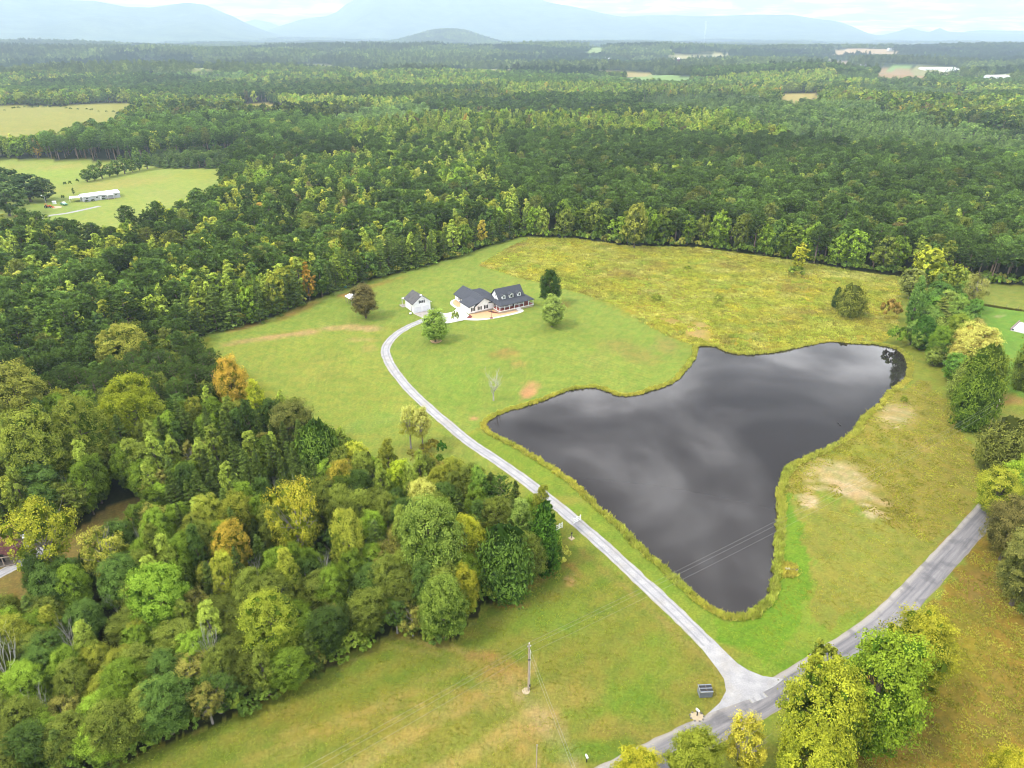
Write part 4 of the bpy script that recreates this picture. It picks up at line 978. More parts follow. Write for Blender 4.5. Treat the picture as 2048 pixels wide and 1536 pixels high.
def grow(P, g, scale=1.0):
    sp, x, y, r = species(P, g)
    w = fbm(P[:, 0] / 60 + 2, P[:, 1] / 60 + 7, 3); s1, s2, s3 = stand(P)
    for i in range(len(P)):
        k, z, e = sp[i]; c = np.array(BASE[k], float); au = g.random()
        warm = 0.0
        if z == 'left': warm = 0.09
        if z == 'lawnwood': warm = 0.20
        if z == 'far' and x[i] < 700 and y[i] > 380: warm = 0.34
        if z == 'far': warm = max(warm, 0.10)
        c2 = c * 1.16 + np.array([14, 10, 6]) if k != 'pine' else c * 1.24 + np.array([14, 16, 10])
        if k in ('oak', 'maple', 'poplar', 'sparse'):
            if au < warm * 0.07 and z != 'left': c, c2 = np.array((198, 168, 66.)), np.array((230, 176, 84.))
            elif au < warm * 0.8: c, c2 = np.array((138, 154, 58.)), np.array((170, 174, 72.))
            elif au < warm * 1.5: c, c2 = np.array((134, 154, 58.)), np.array((172, 178, 78.))
            elif au > 0.975 and z != 'left': c, c2 = np.array((104, 98, 66.)), np.array((132, 120, 82.))
            elif au > 0.82: c, c2 = np.array((78, 104, 52.)), np.array((100, 126, 64.))
        elif k == 'pine' and au > 0.95: c, c2 = np.array((116, 128, 66.)), np.array((140, 148, 78.))
        br = 1 + 0.10 * g.normal() + 0.10 * w[i]
        if z == 'left': br *= 0.94
        if z == 'lawnwood' and k == 'poplar': br *= 1.08
        if z == 'far' or (z == 'pinewood' and r[i] > 420): br *= 0.82 + 0.36 * s2[i]
        if z == 'far' and .36 < s1[i] < .50: c, c2 = np.array((104, 132, 74.)), np.array((136, 160, 92.))
        c, c2 = np.clip(c * br, 30, 245), np.clip(c2 * br, 30, 250)
        H0, R0 = GEN[k][:2]
        hs = {'left': 0.80, 'lawnwood': 0.88, 'meadowedge': 0.92, 'pinewood': 0.92, 'far': 0.95}[z] * g.uniform(0.78, 1.16)
        if k == 'pine' and z != 'left': rsx = 1.18
        else: rsx = 1.0
        if k == 'pine': hs *= 0.92 if z != 'left' else 0.72
        if k in ('oak', 'maple') and z in ('pinewood', 'far', 'meadowedge'): hs *= 1.18
        if z == 'left' and y[i] > 1180: hs *= 0.80
        if z == 'far': hs *= (0.8 + 0.4 * s3[i]) * (0.62 if .36 < s1[i] < .50 else 1.0)
        rs = rsx * g.uniform(0.74, 1.14) * (0.66 if z == 'left' else 0.98 if z != 'far' else 1.08)
        TREES.append((k, P[i, 0], P[i, 1], H0 * hs * scale, R0 * rs * scale, tint_of(c), tint_of(c2), z, r[i]))
g1 = np.random.default_rng(21)
Pn = jgrid(3.7, 40, 300, g1); Pn = Pn[free(Pn)]; Pn = Pn[clear_of_placed(Pn)]; grow(Pn, g1)
Pm = jgrid(6.3, 300, 640, g1); Pm = Pm[free(Pm)]; Pm = Pm[clear_of_placed(Pm)]; grow(Pm, g1)
n_mid = len(TREES)
Pf = jgrid(8.0, 640, 1750, g1); Pf = Pf[free(Pf)]; grow(Pf, g1)
# undergrowth along the edges of the woods
SHRUBS = []
Ps = jgrid(2.5, 40, 430, g1); es = seg_dist(Ps, OUT_EDGE, True); Ps = Ps[(es < 4.2) & free(Ps)]
for p in Ps:
    br = g1.uniform(0.75, 1.15); c = np.array([(100, 122, 48), (84, 106, 44), (116, 132, 54), (130, 130, 62), (92, 116, 50)][g1.integers(5)], float) * br
    SHRUBS.append(('shrub', p[0], p[1], g1.uniform(1.6, 4.6), g1.uniform(1.3, 2.5), tint_of(c), tint_of(np.clip(c * 1.2 + 10, 0, 250)), 'edge', np.hypot(*p)))
Pu = jgrid(4.6, 40, 200, g1); Pu = Pu[free(Pu)]; Pu = Pu[g1.random(len(Pu)) < 0.5]
for p in Pu:
    c = np.array([(88, 112, 48), (104, 126, 52), (82, 106, 48)][g1.integers(3)], float) * g1.uniform(.8, 1.15)
    SHRUBS.append(('shrub', p[0], p[1], g1.uniform(2.2, 5.0), g1.uniform(1.6, 2.8), tint_of(c), tint_of(np.clip(c * 1.2 + 10, 0, 250)), 'inner', np.hypot(*p)))
ZLAB = dict(left='in the wood left of the driveway', lawnwood='in the woods behind the house lawn', meadowedge='on the edge of the woods beyond the meadow', pinewood='in the tall woods beyond the meadow', far='in the woods past the far hay fields')
KLAB = dict(oak='rounded oak', maple='dense leafy maple', poplar='upright leafy poplar', pine='tall pine', feather='layered conifer', cedar='dense cedar', sparse='thin airy tree')
def tone(t1):
    r_, g_, b_ = t1
    return 'yellowing' if r_ > g_ * 0.92 and r_ > 0.2 else 'brownish' if r_ > g_ * 0.92 else 'light green' if g_ > 0.19 else 'green' if g_ > 0.105 else 'dark green'
TREES_ALL = sorted(TREES, key=lambda t: t[8]); count = {}; rest = []
LIMIT = {'oak tree': 200, 'maple tree': 200, 'poplar tree': 220, 'leafy tree': 60, 'pine': 290, 'conifer': 260, 'cedar': 200}
VIS = in_view(np.array([[t[1], t[2]] for t in TREES_ALL]), 30)
for i_, t_ in enumerate(TREES_ALL):
    k, X_, Y_, h_, r_, a_, b_, z_, d_ = t_
    c_ = CATEGORY[k]; vis = VIS[i_]
    if vis and count.get(c_, 0) < LIMIT[c_] and d_ < 420:
        count[c_] = count.get(c_, 0) + 1
        plant(k, int(rng.integers(NVAR[k])), 0 if d_ < 205 else 1, (X_, Y_, float(terrain(X_, Y_))), h_, r_, rng.uniform(0, 6.28), a_, b_, '%s %s %s' % (tone(a_), KLAB[k], ZLAB[z_]), '%s %ss %s' % (tone(a_), KLAB[k], ZLAB[z_]))
    else: rest.append(t_)
ns = 0; rest_s = []
for t_ in sorted(SHRUBS, key=lambda t: t[8]):
    k, X_, Y_, h_, r_, a_, b_, z_, d_ = t_
    if ns < 235 and in_view(np.array([[X_, Y_]]), 30, 3)[0]:
        ns += 1
        lb = '%s leafy shrub in the undergrowth along the field edge of the woods' % tone(a_) if z_ == 'edge' else '%s leafy shrub under the trees left of the driveway' % tone(a_)
        plant(k, int(rng.integers(NVAR[k])), 0 if d_ < 220 else 1, (X_, Y_, 0), h_, r_, rng.uniform(0, 6.28), a_, b_, lb, lb + 's')
    else: rest_s.append(t_)
def scatter_trees(name, items, lods, **tags):
    src, key, idx = [], {}, []
    for t_ in items:
        lod = lods(t_[8]); kv = (t_[0], int(rng.integers(NVAR[t_[0]])), lod)
        if kv not in key: key[kv] = len(src); src.append(tree_joined(*kv))
        idx.append(key[kv])
    n = len(items); X_ = np.array([t[1] for t in items]); Y_ = np.array([t[2] for t in items])
    H0 = np.array([GEN[t[0]][0] for t in items]); R0 = np.array([GEN[t[0]][1] for t in items])
    hs = np.array([t[3] for t in items]) / H0; rs = np.array([t[4] for t in items]) / R0
    rot = np.zeros((n, 3)); rot[:, 2] = rng.uniform(0, 6.28, n)
    return scatter(name, np.stack([X_, Y_, terrain(X_, Y_)], 1), src, np.array(idx), rot, np.stack([rs, rs, hs], 1), np.array([t[5] for t in items]), np.array([t[6] for t in items]), **tags)
scatter_trees('woodland', [t for t in rest if t[8] < 640], lambda d: 1, label='unbroken mixed woods of pine and leafy trees behind the lawn and meadow', cat='woodland', kind='stuff')
scatter_trees('distant_woodland', [t for t in rest if t[8] >= 640], lambda d: 2 if d > 760 else 1, label='far rolling woods stretching from the back fields toward the hills', cat='woodland', kind='stuff')
scatter_trees('undergrowth', rest_s, lambda d: 1 if d < 330 else 2, label='leafy undergrowth at the foot of the woods', cat='undergrowth', kind='stuff')

# ---- the plain: blocks of forest, each block many small trees
def forest_block(seed, S=70.0, n=52, tri=None):
    g = np.random.default_rng(seed); V, Fq, va, ti, nv = [], [], [], [], 0
    for i in range(n):
        k = ['oak', 'maple', 'pine', 'poplar', 'oak'][g.integers(5)]; t = tree_parts(k, int(g.integers(NVAR[k])), 2)[2]
        v, f, var, tip = t.crown(); H0, R0 = GEN[k][:2]
        m = g.random(len(f)) < 0.62; f = f[m]; var = var[m]
        a = g.uniform(0, 6.28); s = g.uniform(.85, 1.3); ca, sa = math.cos(a), math.sin(a)
        q = v * np.array([s, s, g.uniform(.8, 1.2)]); q = np.stack([q[:, 0] * ca - q[:, 1] * sa, q[:, 0] * sa + q[:, 1] * ca, q[:, 2]], 1)
        q[:, :2] += g.uniform(-S / 2, S / 2, 2)
        used, inv = np.unique(f.ravel(), return_inverse=True)
        V.append(q[used]); Fq.append(inv.reshape(-1, 4) + nv); nv += len(used)
        br = g.uniform(-.28, .28); va.append(np.clip(var * .7 + .15 + br, 0, 1)); ti.append(np.full(len(f), g.random()))
    me = mesh_np('forest_block', np.vstack(V), np.vstack(Fq), [M_LEAF], attrs={'var': ('FACE', 'FLOAT', np.concatenate(va)), 'tip': ('FACE', 'FLOAT', np.concatenate(ti))})
    return bpy.data.objects.new('source_forest_block', me)
BLOCKS = [forest_block(90 + i) for i in range(6)]
g2 = np.random.default_rng(5)
def open_land(P): return (fbm(P[:, 0] / 260 + 40, P[:, 1] / 130 + 11, 3) > 0.43) & (np.hypot(P[:, 0], P[:, 1]) > 1750)
def blocks(r0, r1, sp, sc):
    P = jgrid(sp, r0, r1, g2); x, y, d = project(P[:, 0], P[:, 1], terrain(P[:, 0], P[:, 1])); P = P[(x > -150) & (x < 2200)]
    m = np.ones(len(P), bool)
    for f in FIELDS.values():
        m &= ~inside(P, f)
        if r0 < 3000: 
            for dx, dy in ((20, 0), (-20, 0), (0, 20), (0, -20)): m &= ~inside(P + np.array([dx, dy]), f)
    m &= ~open_land(P)
    return P[m], sc
allp, alls = [], []
for a in ((1750, 3600, 58, 1.0), (3600, 6800, 92, 1.5), (6800, 10500, 150, 2.3)):
    p_, s_ = blocks(*a); allp.append(p_); alls.append(np.full(len(p_), s_))
kn = lambda P: ((P[:, 0] + 470) / 800) ** 2 + ((P[:, 1] - 6250) / 1000) ** 2 < 1
for i in range(len(allp)): m_ = ~kn(allp[i]); allp[i] = allp[i][m_]; alls[i] = alls[i][m_]
p_ = jgrid(46, 5200, 7400, g2); p_ = p_[kn(p_)]; allp.append(p_); alls.append(np.full(len(p_), 1.0))
PB = np.vstack(allp); SB = np.concatenate(alls); nb = len(PB)
S1, S2, S3 = stand(PB, 330.0); w = fbm(PB[:, 0] / 400 + 8, PB[:, 1] / 400, 4) + 2.6 * (S2 - .5); w2 = g2.normal(0, 1, nb)
dk = (S1 < .42)[:, None]
t1 = np.array([tint_of(np.clip(np.array((62, 80, 44.) if S1[i] < .42 else (92, 108, 54.)) * (1 + .14 * w[i] + .08 * w2[i]), 20, 240)) for i in range(nb)])
t2 = np.array([tint_of(np.clip(np.array((76, 94, 50.) if S1[i] < .42 else (116, 128, 64.)) * (1 + .14 * w[i] + .08 * w2[i]) + (18 if w2[i] > 1.1 else 0), 20, 240)) for i in range(nb)])
rot = np.zeros((nb, 3)); rot[:, 2] = g2.uniform(0, 6.28, nb)
hz_ = np.where(SB > 1, 0.75 * SB ** 0.4, 1.0) * (0.62 + 0.6 * S3)
scatter('plain_woodland', np.stack([PB[:, 0], PB[:, 1], terrain(PB[:, 0], PB[:, 1]) - 0.4], 1), BLOCKS, g2.integers(0, len(BLOCKS), nb), rot, np.stack([SB, SB, hz_], 1), t1, t2, label='hazy wooded plain reaching to the foot of the mountains', cat='woodland', kind='stuff')
# cedars dotted along the crest of the far hill field
for i in range(20):
    f = i / 19; p_ = ground_at(12 + 250 * f + rng.uniform(-5, 5), 221 - 6 * math.sin(f * 5) + rng.uniform(-1.5, 1.5))
    plant('shrub', i % 4, 2, p_, rng.uniform(1.5, 3.2), rng.uniform(1.2, 2.2), 0, tint_of((70, 92, 50)), tint_of((86, 108, 58)), 'dark bush in the row crossing the far rolling hay field', 'bushes in a row on the far hay field', trunk=False)
# ------------------------------------------------------------------ grass that stands up
M_GRASS = foliage_mat('grass_blades', 0.45)
def grass_block(seed, S, n, h, w, nb=5):
    g = np.random.default_rng(seed); P = g.uniform(-S / 2, S / 2, (n, 2)); V, nv, va, ti = [], 0, [], []
    P = np.repeat(P, nb, 0) + g.normal(0, 0.12, (n * nb, 2)); m = len(P)
    a = g.uniform(0, 6.28, m); hh = h * g.uniform(0.5, 1.15, m); lean = g.normal(0, 0.32, (m, 2)) * hh[:, None]
    d = np.stack([np.cos(a), np.sin(a)], 1) * (w * g.uniform(.6, 1.3, m))[:, None]
    z = np.zeros(m)
    b0 = np.column_stack([P - d, z - 0.05]); b1 = np.column_stack([P + d, z - 0.05]); mid = np.column_stack([P + d * .8 + lean * .5, hh * .6]); tp = np.column_stack([P + lean, hh])
    V = np.stack([b0, b1, mid, tp], 1).reshape(-1, 3)
    sv = np.repeat(g.random(n), nb)
    me = mesh_np('grass_block', V, np.arange(4 * m).reshape(-1, 4), [M_GRASS], attrs={'var': ('FACE', 'FLOAT', np.clip(sv * .6 + .4 * g.random(m), 0, 1)), 'tip': ('FACE', 'FLOAT', np.repeat(g.random(n), nb))})
    return bpy.data.objects.new('source_grass', me)
g3 = np.random.default_rng(11)
def field_grass(name, pts, srcs, c1, c2, sc, pal=None, **tags):
    n = len(pts); w = fbm(pts[:, 0] / 7, pts[:, 1] / 7, 3); w2 = fbm(pts[:, 0] / 26 + 4, pts[:, 1] / 26, 3)
    f = np.clip(0.5 + 0.55 * w + 0.35 * w2, 0, 1)[:, None]
    A = np.array([lin(*c) for c in c1]) * K_GROUND * 2.1; B = np.array([lin(*c) for c in c2]) * K_GROUND * 2.1
    t1 = A[0] * (1 - f) + A[1] * f; t2 = B[0] * (1 - f) + B[1] * f
    if pal is not None: t1 = pal * K_GROUND * 2.1; t2 = t1 * np.array([1.12, 1.06, 1.0])
    br = (1 + 0.14 * g3.normal(0, 1, n))[:, None]
    rot = np.zeros((n, 3)); rot[:, 2] = g3.uniform(0, 6.28, n)
    s = sc * g3.uniform(.6, 1.35, n) * np.clip(0.9 + 0.5 * w2 + 0.35 * w, .35, 1.7)
    return scatter(name, np.column_stack([pts, np.zeros(n)]), srcs, g3.integers(0, len(srcs), n), rot, np.stack([np.ones(n), np.ones(n), s], 1), np.clip(t1 * br, .01, .8), np.clip(t2 * br, .01, .8), **tags)
GB_TALL = [grass_block(i, 2.4, 24, 0.58, 0.10) for i in range(4)]
GB_LOW = [grass_block(20 + i, 2.6, 34, 0.22, 0.075) for i in range(4)]
GB_REED = [grass_block(40 + i, 1.1, 16, 0.72, 0.06) for i in range(4)]
GB_LAWN = [grass_block(60 + i, 2.6, 26, 0.09, 0.07) for i in range(4)]
def pts_in(poly, sp, g, keep=1.0):
    lo, hi = poly.min(0), poly.max(0); lo = np.maximum(lo, [-330, 20]); hi = np.minimum(hi, [330, 460])
    X, Y = np.meshgrid(np.arange(lo[0], hi[0], sp), np.arange(lo[1], hi[1], sp)); P = np.stack([X.ravel(), Y.ravel()], 1) + g.uniform(-.5, .5, (X.size, 2)) * sp
    P = P[inside(P, poly)]; P = P[~inside(P, POND_OUT)]; P = P[in_view(P, 60, 0)]
    P = P[seg_dist(P, ROAD) > 3.6]; P = P[seg_dist(P, DRIVE) > 2.5]
    return P[g.random(len(P)) < keep]
Pg = pts_in(MEADOW, 1.6, g3)
_b = fbm(Pg[:, 0] / 16 + 2, Pg[:, 1] / 16 + 6, 3); Pg = Pg[g3.random(len(Pg)) < np.clip(1.05 - 1.1 * np.clip(_b, 0, 1), .35, 1)]
for c_, r_ in ((at(1398, 670)[:2], 6.5), (at(1402, 650)[:2], 4), (at(1340, 642)[:2], 4)): Pg = Pg[np.hypot(*(Pg - c_).T) > r_ * g3.uniform(.5, 1.15, len(Pg))]
PAL = np.array([lin(160, 180, 84), lin(198, 194, 92), lin(212, 208, 136), lin(172, 154, 98), lin(214, 200, 84), lin(178, 186, 88)])
def palette(pts, g):
    n = np.stack([fbm(pts[:, 0] / s_ + 9 * i_, pts[:, 1] / (s_ * .7) + 5 * i_, 3) for i_, s_ in enumerate((5, 14, 9, 16, 4, 22))], 1) + g.normal(0, .10, (len(pts), 6)) + np.array([.06, .04, .0, -.08, -.08, .08])
    w_ = np.exp(5 * n); w_ /= w_.sum(1, keepdims=True); return w_ @ PAL
field_grass('meadow_grass', Pg, GB_TALL, [(184, 188, 84), (204, 196, 100)], [(222, 208, 90), (192, 180, 102)], 1.0, palette(Pg, g3), label='tall yellow green grass and goldenrod of the meadow', cat='grass', kind='stuff')
Pg = np.vstack([pts_in(RIGHT_FIELD, 2.0, g3, .9), pts_in(LOWER_RIGHT, 2.0, g3, .9)])
bare_c = [at(1680, 950)[:2], at(1790, 830)[:2], at(1720, 985)[:2]]
for c_, r_ in zip(bare_c, (7, 5, 5)): Pg = Pg[np.hypot(*(Pg - c_).T) > r_ * g3.uniform(.6, 1.2, len(Pg))]
field_grass('rough_grass', Pg, GB_LOW, [(166, 172, 70), (168, 166, 70)], [(198, 192, 104), (182, 168, 84)], 1.0, label='rough ankle high grass of the fields beside the road', cat='grass', kind='stuff')
Pg = np.vstack([pts_in(wpoly([(100,1580),(420,1462),(640,1358),(800,1276),(910,1290),(1000,1205),(1125,1130),(1300,1200),(1460,1370),(1440,1415),(1200,1545),(900,1900),(-700,1850)]), 2.1, g3, .75), pts_in(wpoly([(1600,1000),(1640,992),(1800,1066),(1880,1072),(1750,1210),(1560,1350),(1470,1300),(1450,1250),(1560,1200),(1590,1130)]), 2.1, g3, .7)])
field_grass('field_grass', Pg, GB_LAWN, [(150, 172, 60), (176, 176, 80)], [(178, 184, 84), (196, 182, 100)], 1.0, label='short mown grass of the front field and the lawn below the pond', cat='grass', kind='stuff')
# reeds round the pond
L_ = np.vstack([POND, POND[:1]]); reed = []
ed = smooth_line(POND, 3, True); dE = np.gradient(ed, axis=0); nE = np.stack([dE[:, 1], -dE[:, 0]], 1); nE /= np.linalg.norm(nE, axis=1)[:, None]; nE *= (1 if area > 0 else -1)
seglen = np.linalg.norm(dE, axis=1)
for i in range(len(ed)):
    wd = 1.05 + 0.85 * float(fbm(np.array([ed[i, 0] / 9]), np.array([ed[i, 1] / 9]), 2)[0])
    k = int(np.ceil(seglen[i] * max(wd, .3) * 2.3)) if wd > .35 else 0
    for _ in range(k): reed.append(ed[i] + dE[i] * g3.uniform(-.5, .5) + nE[i] * g3.uniform(0.1, wd))
reed = np.array(reed); reed = reed[in_view(reed, 60, 0)]
field_grass('pond_reeds', reed, GB_REED, [(190, 186, 84), (170, 182, 76)], [(216, 196, 102), (200, 204, 116)], 0.9, label='yellow green reeds and tall grass ringing the pond', cat='reeds', kind='stuff')
spit = wpoly([(1556,1122),(1575,1125),(1590,1133),(1596,1146),(1590,1153),(1570,1153),(1552,1160)])
Ps_ = pts_in(spit, 0.6, g3); field_grass('bank_grass', Ps_, GB_REED, [(204, 184, 96), (196, 186, 90)], [(214, 190, 110), (200, 190, 90)], 0.7, label='dry pale grass on the small spit by the pond outlet', cat='grass', kind='stuff')
mound = wpoly([(818,905),(850,902),(880,925),(900,955),(885,975),(862,945),(835,920)])
Pm_ = pts_in(mound, 1.0, g3); field_grass('weed_patch', Pm_, GB_TALL, [(158, 162, 76), (166, 152, 80)], [(188, 170, 92), (160, 166, 76)], 0.8, label='uncut weeds around the two thin yellow trees', cat='weeds', kind='stuff')
# drainage grass along the meadow edge of the lawn and right lawn hedge line
hl = smooth_line(wpoly([(1935,606),(1970,611),(2010,617),(2048,622),(2120,630)]), 12)
hp = np.repeat(hl, 3, 0) + g3.normal(0, .25, (len(hl) * 3, 2)); field_grass('fence_row_grass', hp, GB_REED, [(92, 96, 44), (110, 108, 52)], [(120, 116, 56), (96, 104, 46)], .8, label='dark strip of uncut grass under the wire fence line', cat='grass', kind='stuff')
HAZE = 1.3e-4
# ------------------------------------------------------------------ building materials
def board_mat(name, col, freq, var=0.08, axis=2, depth=0.03):
    t = NT(name); p = t.pos(True); s = t.new('SeparateXYZ'); t.l.new(p, s.inputs[0])
    w = t.math('FRACT', t.math('MULTIPLY', s.outputs[axis], freq)); n = t.noise(0.9, 4, 0.6, p)
    c = t.mix(1.0, tuple(col), t.ramp(n, [(0.3, 1 - var), (0.7, 1 + var)]), 'MULTIPLY')
    return t.surface(c, 0.6, t.bump(w, 0.6, depth), 0.3)
M_SIDING = board_mat('white_siding', (0.80, 0.80, 0.81), 5.0)
M_GREYSIDE = board_mat('pale_grey_siding', (0.46, 0.47, 0.50), 4.0)
t = NT('slate_shingles'); p = t.pos(True); n1, n2 = t.noise(7.0, 3, 0.8, p), t.noise(0.7, 4, 0.6, p)
c = t.mix(n2, (0.040, 0.044, 0.056), (0.068, 0.072, 0.086)); c = t.mix(1.0, c, t.ramp(n1, [(0.3, 0.75), (0.7, 1.25)]), 'MULTIPLY')
M_ROOF = t.surface(c, 0.85, t.bump(n1, 0.4, 0.03), 0.25)
t = NT('streaked_shingles'); p = t.pos(True); n1 = t.noise(1.0, 4, 0.6, t.scaled(p, 0.6, 3.0, 0.6)); n2 = t.noise(7, 3, 0.8, p)
c = t.mix(t.ramp(n1, [(0.35, 0), (0.65, 1)]), (0.06, 0.06, 0.066), (0.12, 0.115, 0.115)); M_ROOF_OLD = t.surface(t.mix(1.0, c, t.ramp(n2, [(0.3, .8), (0.7, 1.2)]), 'MULTIPLY'), 0.9, None, 0.2)
M_TRIM = plain('white_trim', (0.8, 0.8, 0.8), 0.5, 0.05)
M_DOORW = board_mat('garage_door_panel', (0.70, 0.70, 0.73), 2.0)
t = NT('window_glass'); M_GLASS = t.surface((0.02, 0.024, 0.028), 0.06, None, 0.5)
M_SHUT = plain('black_shutter', (0.018, 0.018, 0.02), 0.5)
M_PORCH = plain('red_porch_floor', (0.30, 0.075, 0.055), 0.7, 0.15)
M_BRICK = plain('tan_brick', (0.42, 0.34, 0.27), 0.9, 0.2, 5.0)
M_MULCH = plain('straw_mulch', (0.50, 0.32, 0.17), 1.0, 0.25, 3.0)
M_REDMULCH = plain('red_mulch', (0.15, 0.035, 0.03), 1.0, 0.3, 4.0)
M_WHITE_METAL = board_mat('white_metal_roof', (0.66, 0.67, 0.69), 1.2, 0.05, 0)
M_DARKMETAL = plain('dark_metal', (0.03, 0.03, 0.033), 0.5)
M_STEEL = plain('galvanised_steel', (0.42, 0.43, 0.45), 0.4, 0.1, 2.0, 0.5, 0.6)
M_OLDWOOD = plain('weathered_wood', (0.22, 0.185, 0.155), 0.95, 0.35, 3.0)
M_POLE = plain('pole_wood', (0.36, 0.29, 0.23), 0.95, 0.25, 2.0)
M_RUST = plain('rusty_red_roof', (0.10, 0.035, 0.032), 0.8, 0.4, 1.5)
M_DIRT = plain('pale_dirt', (0.37, 0.30, 0.20), 1.0, 0.2, 2.0)
M_BLUEGREY = plain('blue_grey_paint', (0.17, 0.19, 0.22), 0.7, 0.2, 2.0)
M_ORANGE = plain('orange_paint', (0.55, 0.10, 0.02), 0.4)
M_TYRE = plain('tyre_rubber', (0.02, 0.02, 0.02), 0.9)
M_GREENP = plain('green_car_paint', (0.05, 0.22, 0.12), 0.3, 0.05, 1.5, 0.5)
M_WHITEP = plain('white_car_paint', (0.66, 0.67, 0.68), 0.3, 0.04, 1.5, 0.5)
M_ROCK = plain('grey_rock', (0.16, 0.15, 0.14), 0.95, 0.35, 3.0)

def window(par, face, a, z, w, h, plane, shutters=True, mull=1):
    """window on a wall: face 'f' looks to -y at y = plane, 'l' to -x at x = plane; a = centre along the wall"""
    def bx(m, a0, a1, d0, d1, z0, z1):
        return m.box(a0, a1, plane - d1, plane - d0, z0, z1) if face == 'f' else m.box(plane - d1, plane - d0, a0, a1, z0, z1)
    m = MB(); f = 0.09
    for q in ((a - w / 2, a + w / 2, z - h / 2, z - h / 2 + f), (a - w / 2, a + w / 2, z + h / 2 - f, z + h / 2)): bx(m, q[0], q[1], 0.0, 0.07, q[2], q[3])
    for q in (a - w / 2, a + w / 2 - f): bx(m, q, q + f, 0.0, 0.068, z - h / 2 + f, z + h / 2 - f)
    for k in range(mull): 
        c = a - w / 2 + w * (k + 1) / (mull + 1); bx(m, c - 0.04, c + 0.04, 0.0, 0.066, z - h / 2 + f, z + h / 2 - f)
    o = m.build('window', M_TRIM, par)
    g = MB(); bx(g, a - w / 2 + f, a + w / 2 - f, 0.0, 0.03, z - h / 2 + f, z + h / 2 - f); g.build('pane', M_GLASS, o)
    if shutters:
        for s in (-1, 1):
            g = MB(); c = a + s * (w / 2 + 0.22); bx(g, c - 0.2, c + 0.2, 0.0, 0.05, z - h / 2, z + h / 2); g.build('shutter', M_SHUT, o)
    return o
def gdoor(par, face, a, w, h, plane):
    def bx(m, a0, a1, d0, d1, z0, z1): return m.box(a0, a1, plane - d1, plane - d0, z0, z1) if face == 'f' else m.box(plane - d1, plane - d0, a0, a1, z0, z1)
    m = MB(); bx(m, a - w / 2 - .12, a - w / 2, 0, .06, 0, h); bx(m, a + w / 2, a + w / 2 + .12, 0, .06, 0, h); bx(m, a - w / 2 - .12, a + w / 2 + .12, 0, .062, h, h + .14)
    o = m.build('garage_door', M_TRIM, par)
    for k in range(4):
        g = MB(); bx(g, a - w / 2, a + w / 2, 0, .03, h * k / 4 + .012, h * (k + 1) / 4 - .012); g.build('panel', M_DOORW, o)
    return o

# ------------------------------------------------------------------ farmhouse (x along the porch, y toward the back)
HA = math.radians(31.6)
house = thing('farmhouse', 'white farmhouse with dark slate roof, three dormers and a red floored wraparound porch', 'house', (-4.7, 233.8, 0), HA)
m = MB(); m.box(2.0, 12.2, 2.45, 9.4, -.2, .85); m.box(-6.8, .45, 5.25, 20.9, -.2, .45); m.box(-9.15, -6.81, 5.25, 12.0, -.2, .3); m.box(.46, 1.99, 5.3, 9.0, -.2, .8); m.build('foundation', M_BRICK, house)
m = MB(); m.prism([(2.4, .85), (9.45, .85), (9.45, 3.55), (5.95, 7.1), (2.4, 3.55)], 1.9, 12.25, 'x')
m.prism([(-6.85, .45), (.5, .45), (.5, 2.75), (-3.1, 4.95), (-6.85, 2.62)], 5.2, 20.95, 'y')
m.prism([(-9.2, .3), (-6.86, .3), (-6.86, 3.2), (-9.2, 2.6)], 5.2, 12.05, 'y')
m.box(.51, 1.89, 5.25, 9.0, .8, 2.8); m.box(.51, 4.2, 12.2, 19.3, .0, 2.7); m.build('wall', M_SIDING, house)
def roof_part(name, slabs, mat=M_ROOF, par=house, t=0.14):
    m = MB()
    for s in slabs: m.slab(s, t)
    return m.build(name, mat, par)
roof_part('roof', [[(1.5, 2.05, 3.45), (12.65, 2.05, 3.45), (12.65, 5.95, 7.4), (1.5, 5.95, 7.4)], [(12.65, 9.8, 3.45), (1.5, 9.8, 3.45), (1.5, 5.95, 7.4), (12.65, 5.95, 7.4)]])
roof_part('porch_roof', [[(.25, -.1, 2.85), (15.3, -.1, 2.85), (12.6, 2.5, 3.86), (1.7, 2.5, 3.86)], [(15.3, -.1, 2.85), (15.3, 9.9, 2.85), (12.3, 9.5, 3.84), (12.3, 2.45, 3.84)], [(.25, -.1, 2.85), (1.88, 2.5, 3.86), (1.88, 5.6, 3.86), (.25, 5.6, 2.85)]])
roof_part('wing_roof', [[(-7.35, 4.7, 2.52), (-3.1, 4.7, 5.2), (-3.1, 21.4, 5.2), (-7.35, 21.4, 2.52)], [(.75, 4.7, 2.85), (.75, 21.4, 2.85), (-3.1, 21.4, 5.2), (-3.1, 4.7, 5.2)], [(-9.65, 4.68, 2.78), (-5.0, 4.68, 4.1), (-5.0, 12.3, 4.1), (-9.65, 12.3, 2.78)]])
roof_part('link_roof', [[(-1.2, 4.85, 2.98), (1.88, 4.85, 2.98), (1.88, 9.0, 4.9), (-2.9, 9.0, 4.9)], [(1.88, 13, 3.0), (-2.9, 13, 3.0), (-2.9, 9.0, 4.9), (1.88, 9.0, 4.9)], [(-2.9, 12.0, 3.1), (4.6, 12.0, 2.9), (1.0, 15.8, 5.0), (-2.9, 15.8, 5.0)], [(4.6, 12.0, 2.9), (4.6, 19.6, 2.9), (1.0, 15.8, 5.0)], [(4.6, 19.6, 2.9), (-2.9, 19.6, 2.9), (-2.9, 15.8, 5.0), (1.0, 15.8, 5.0)]])
m = MB(); m.box(.4, 14.95, .1, 2.39, .72, .92); m.box(12.27, 14.95, 2.4, 9.4, .72, .92); m.box(.4, 1.88, 2.4, 5.2, .72, .92); m.build('porch_floor', M_PORCH, house)
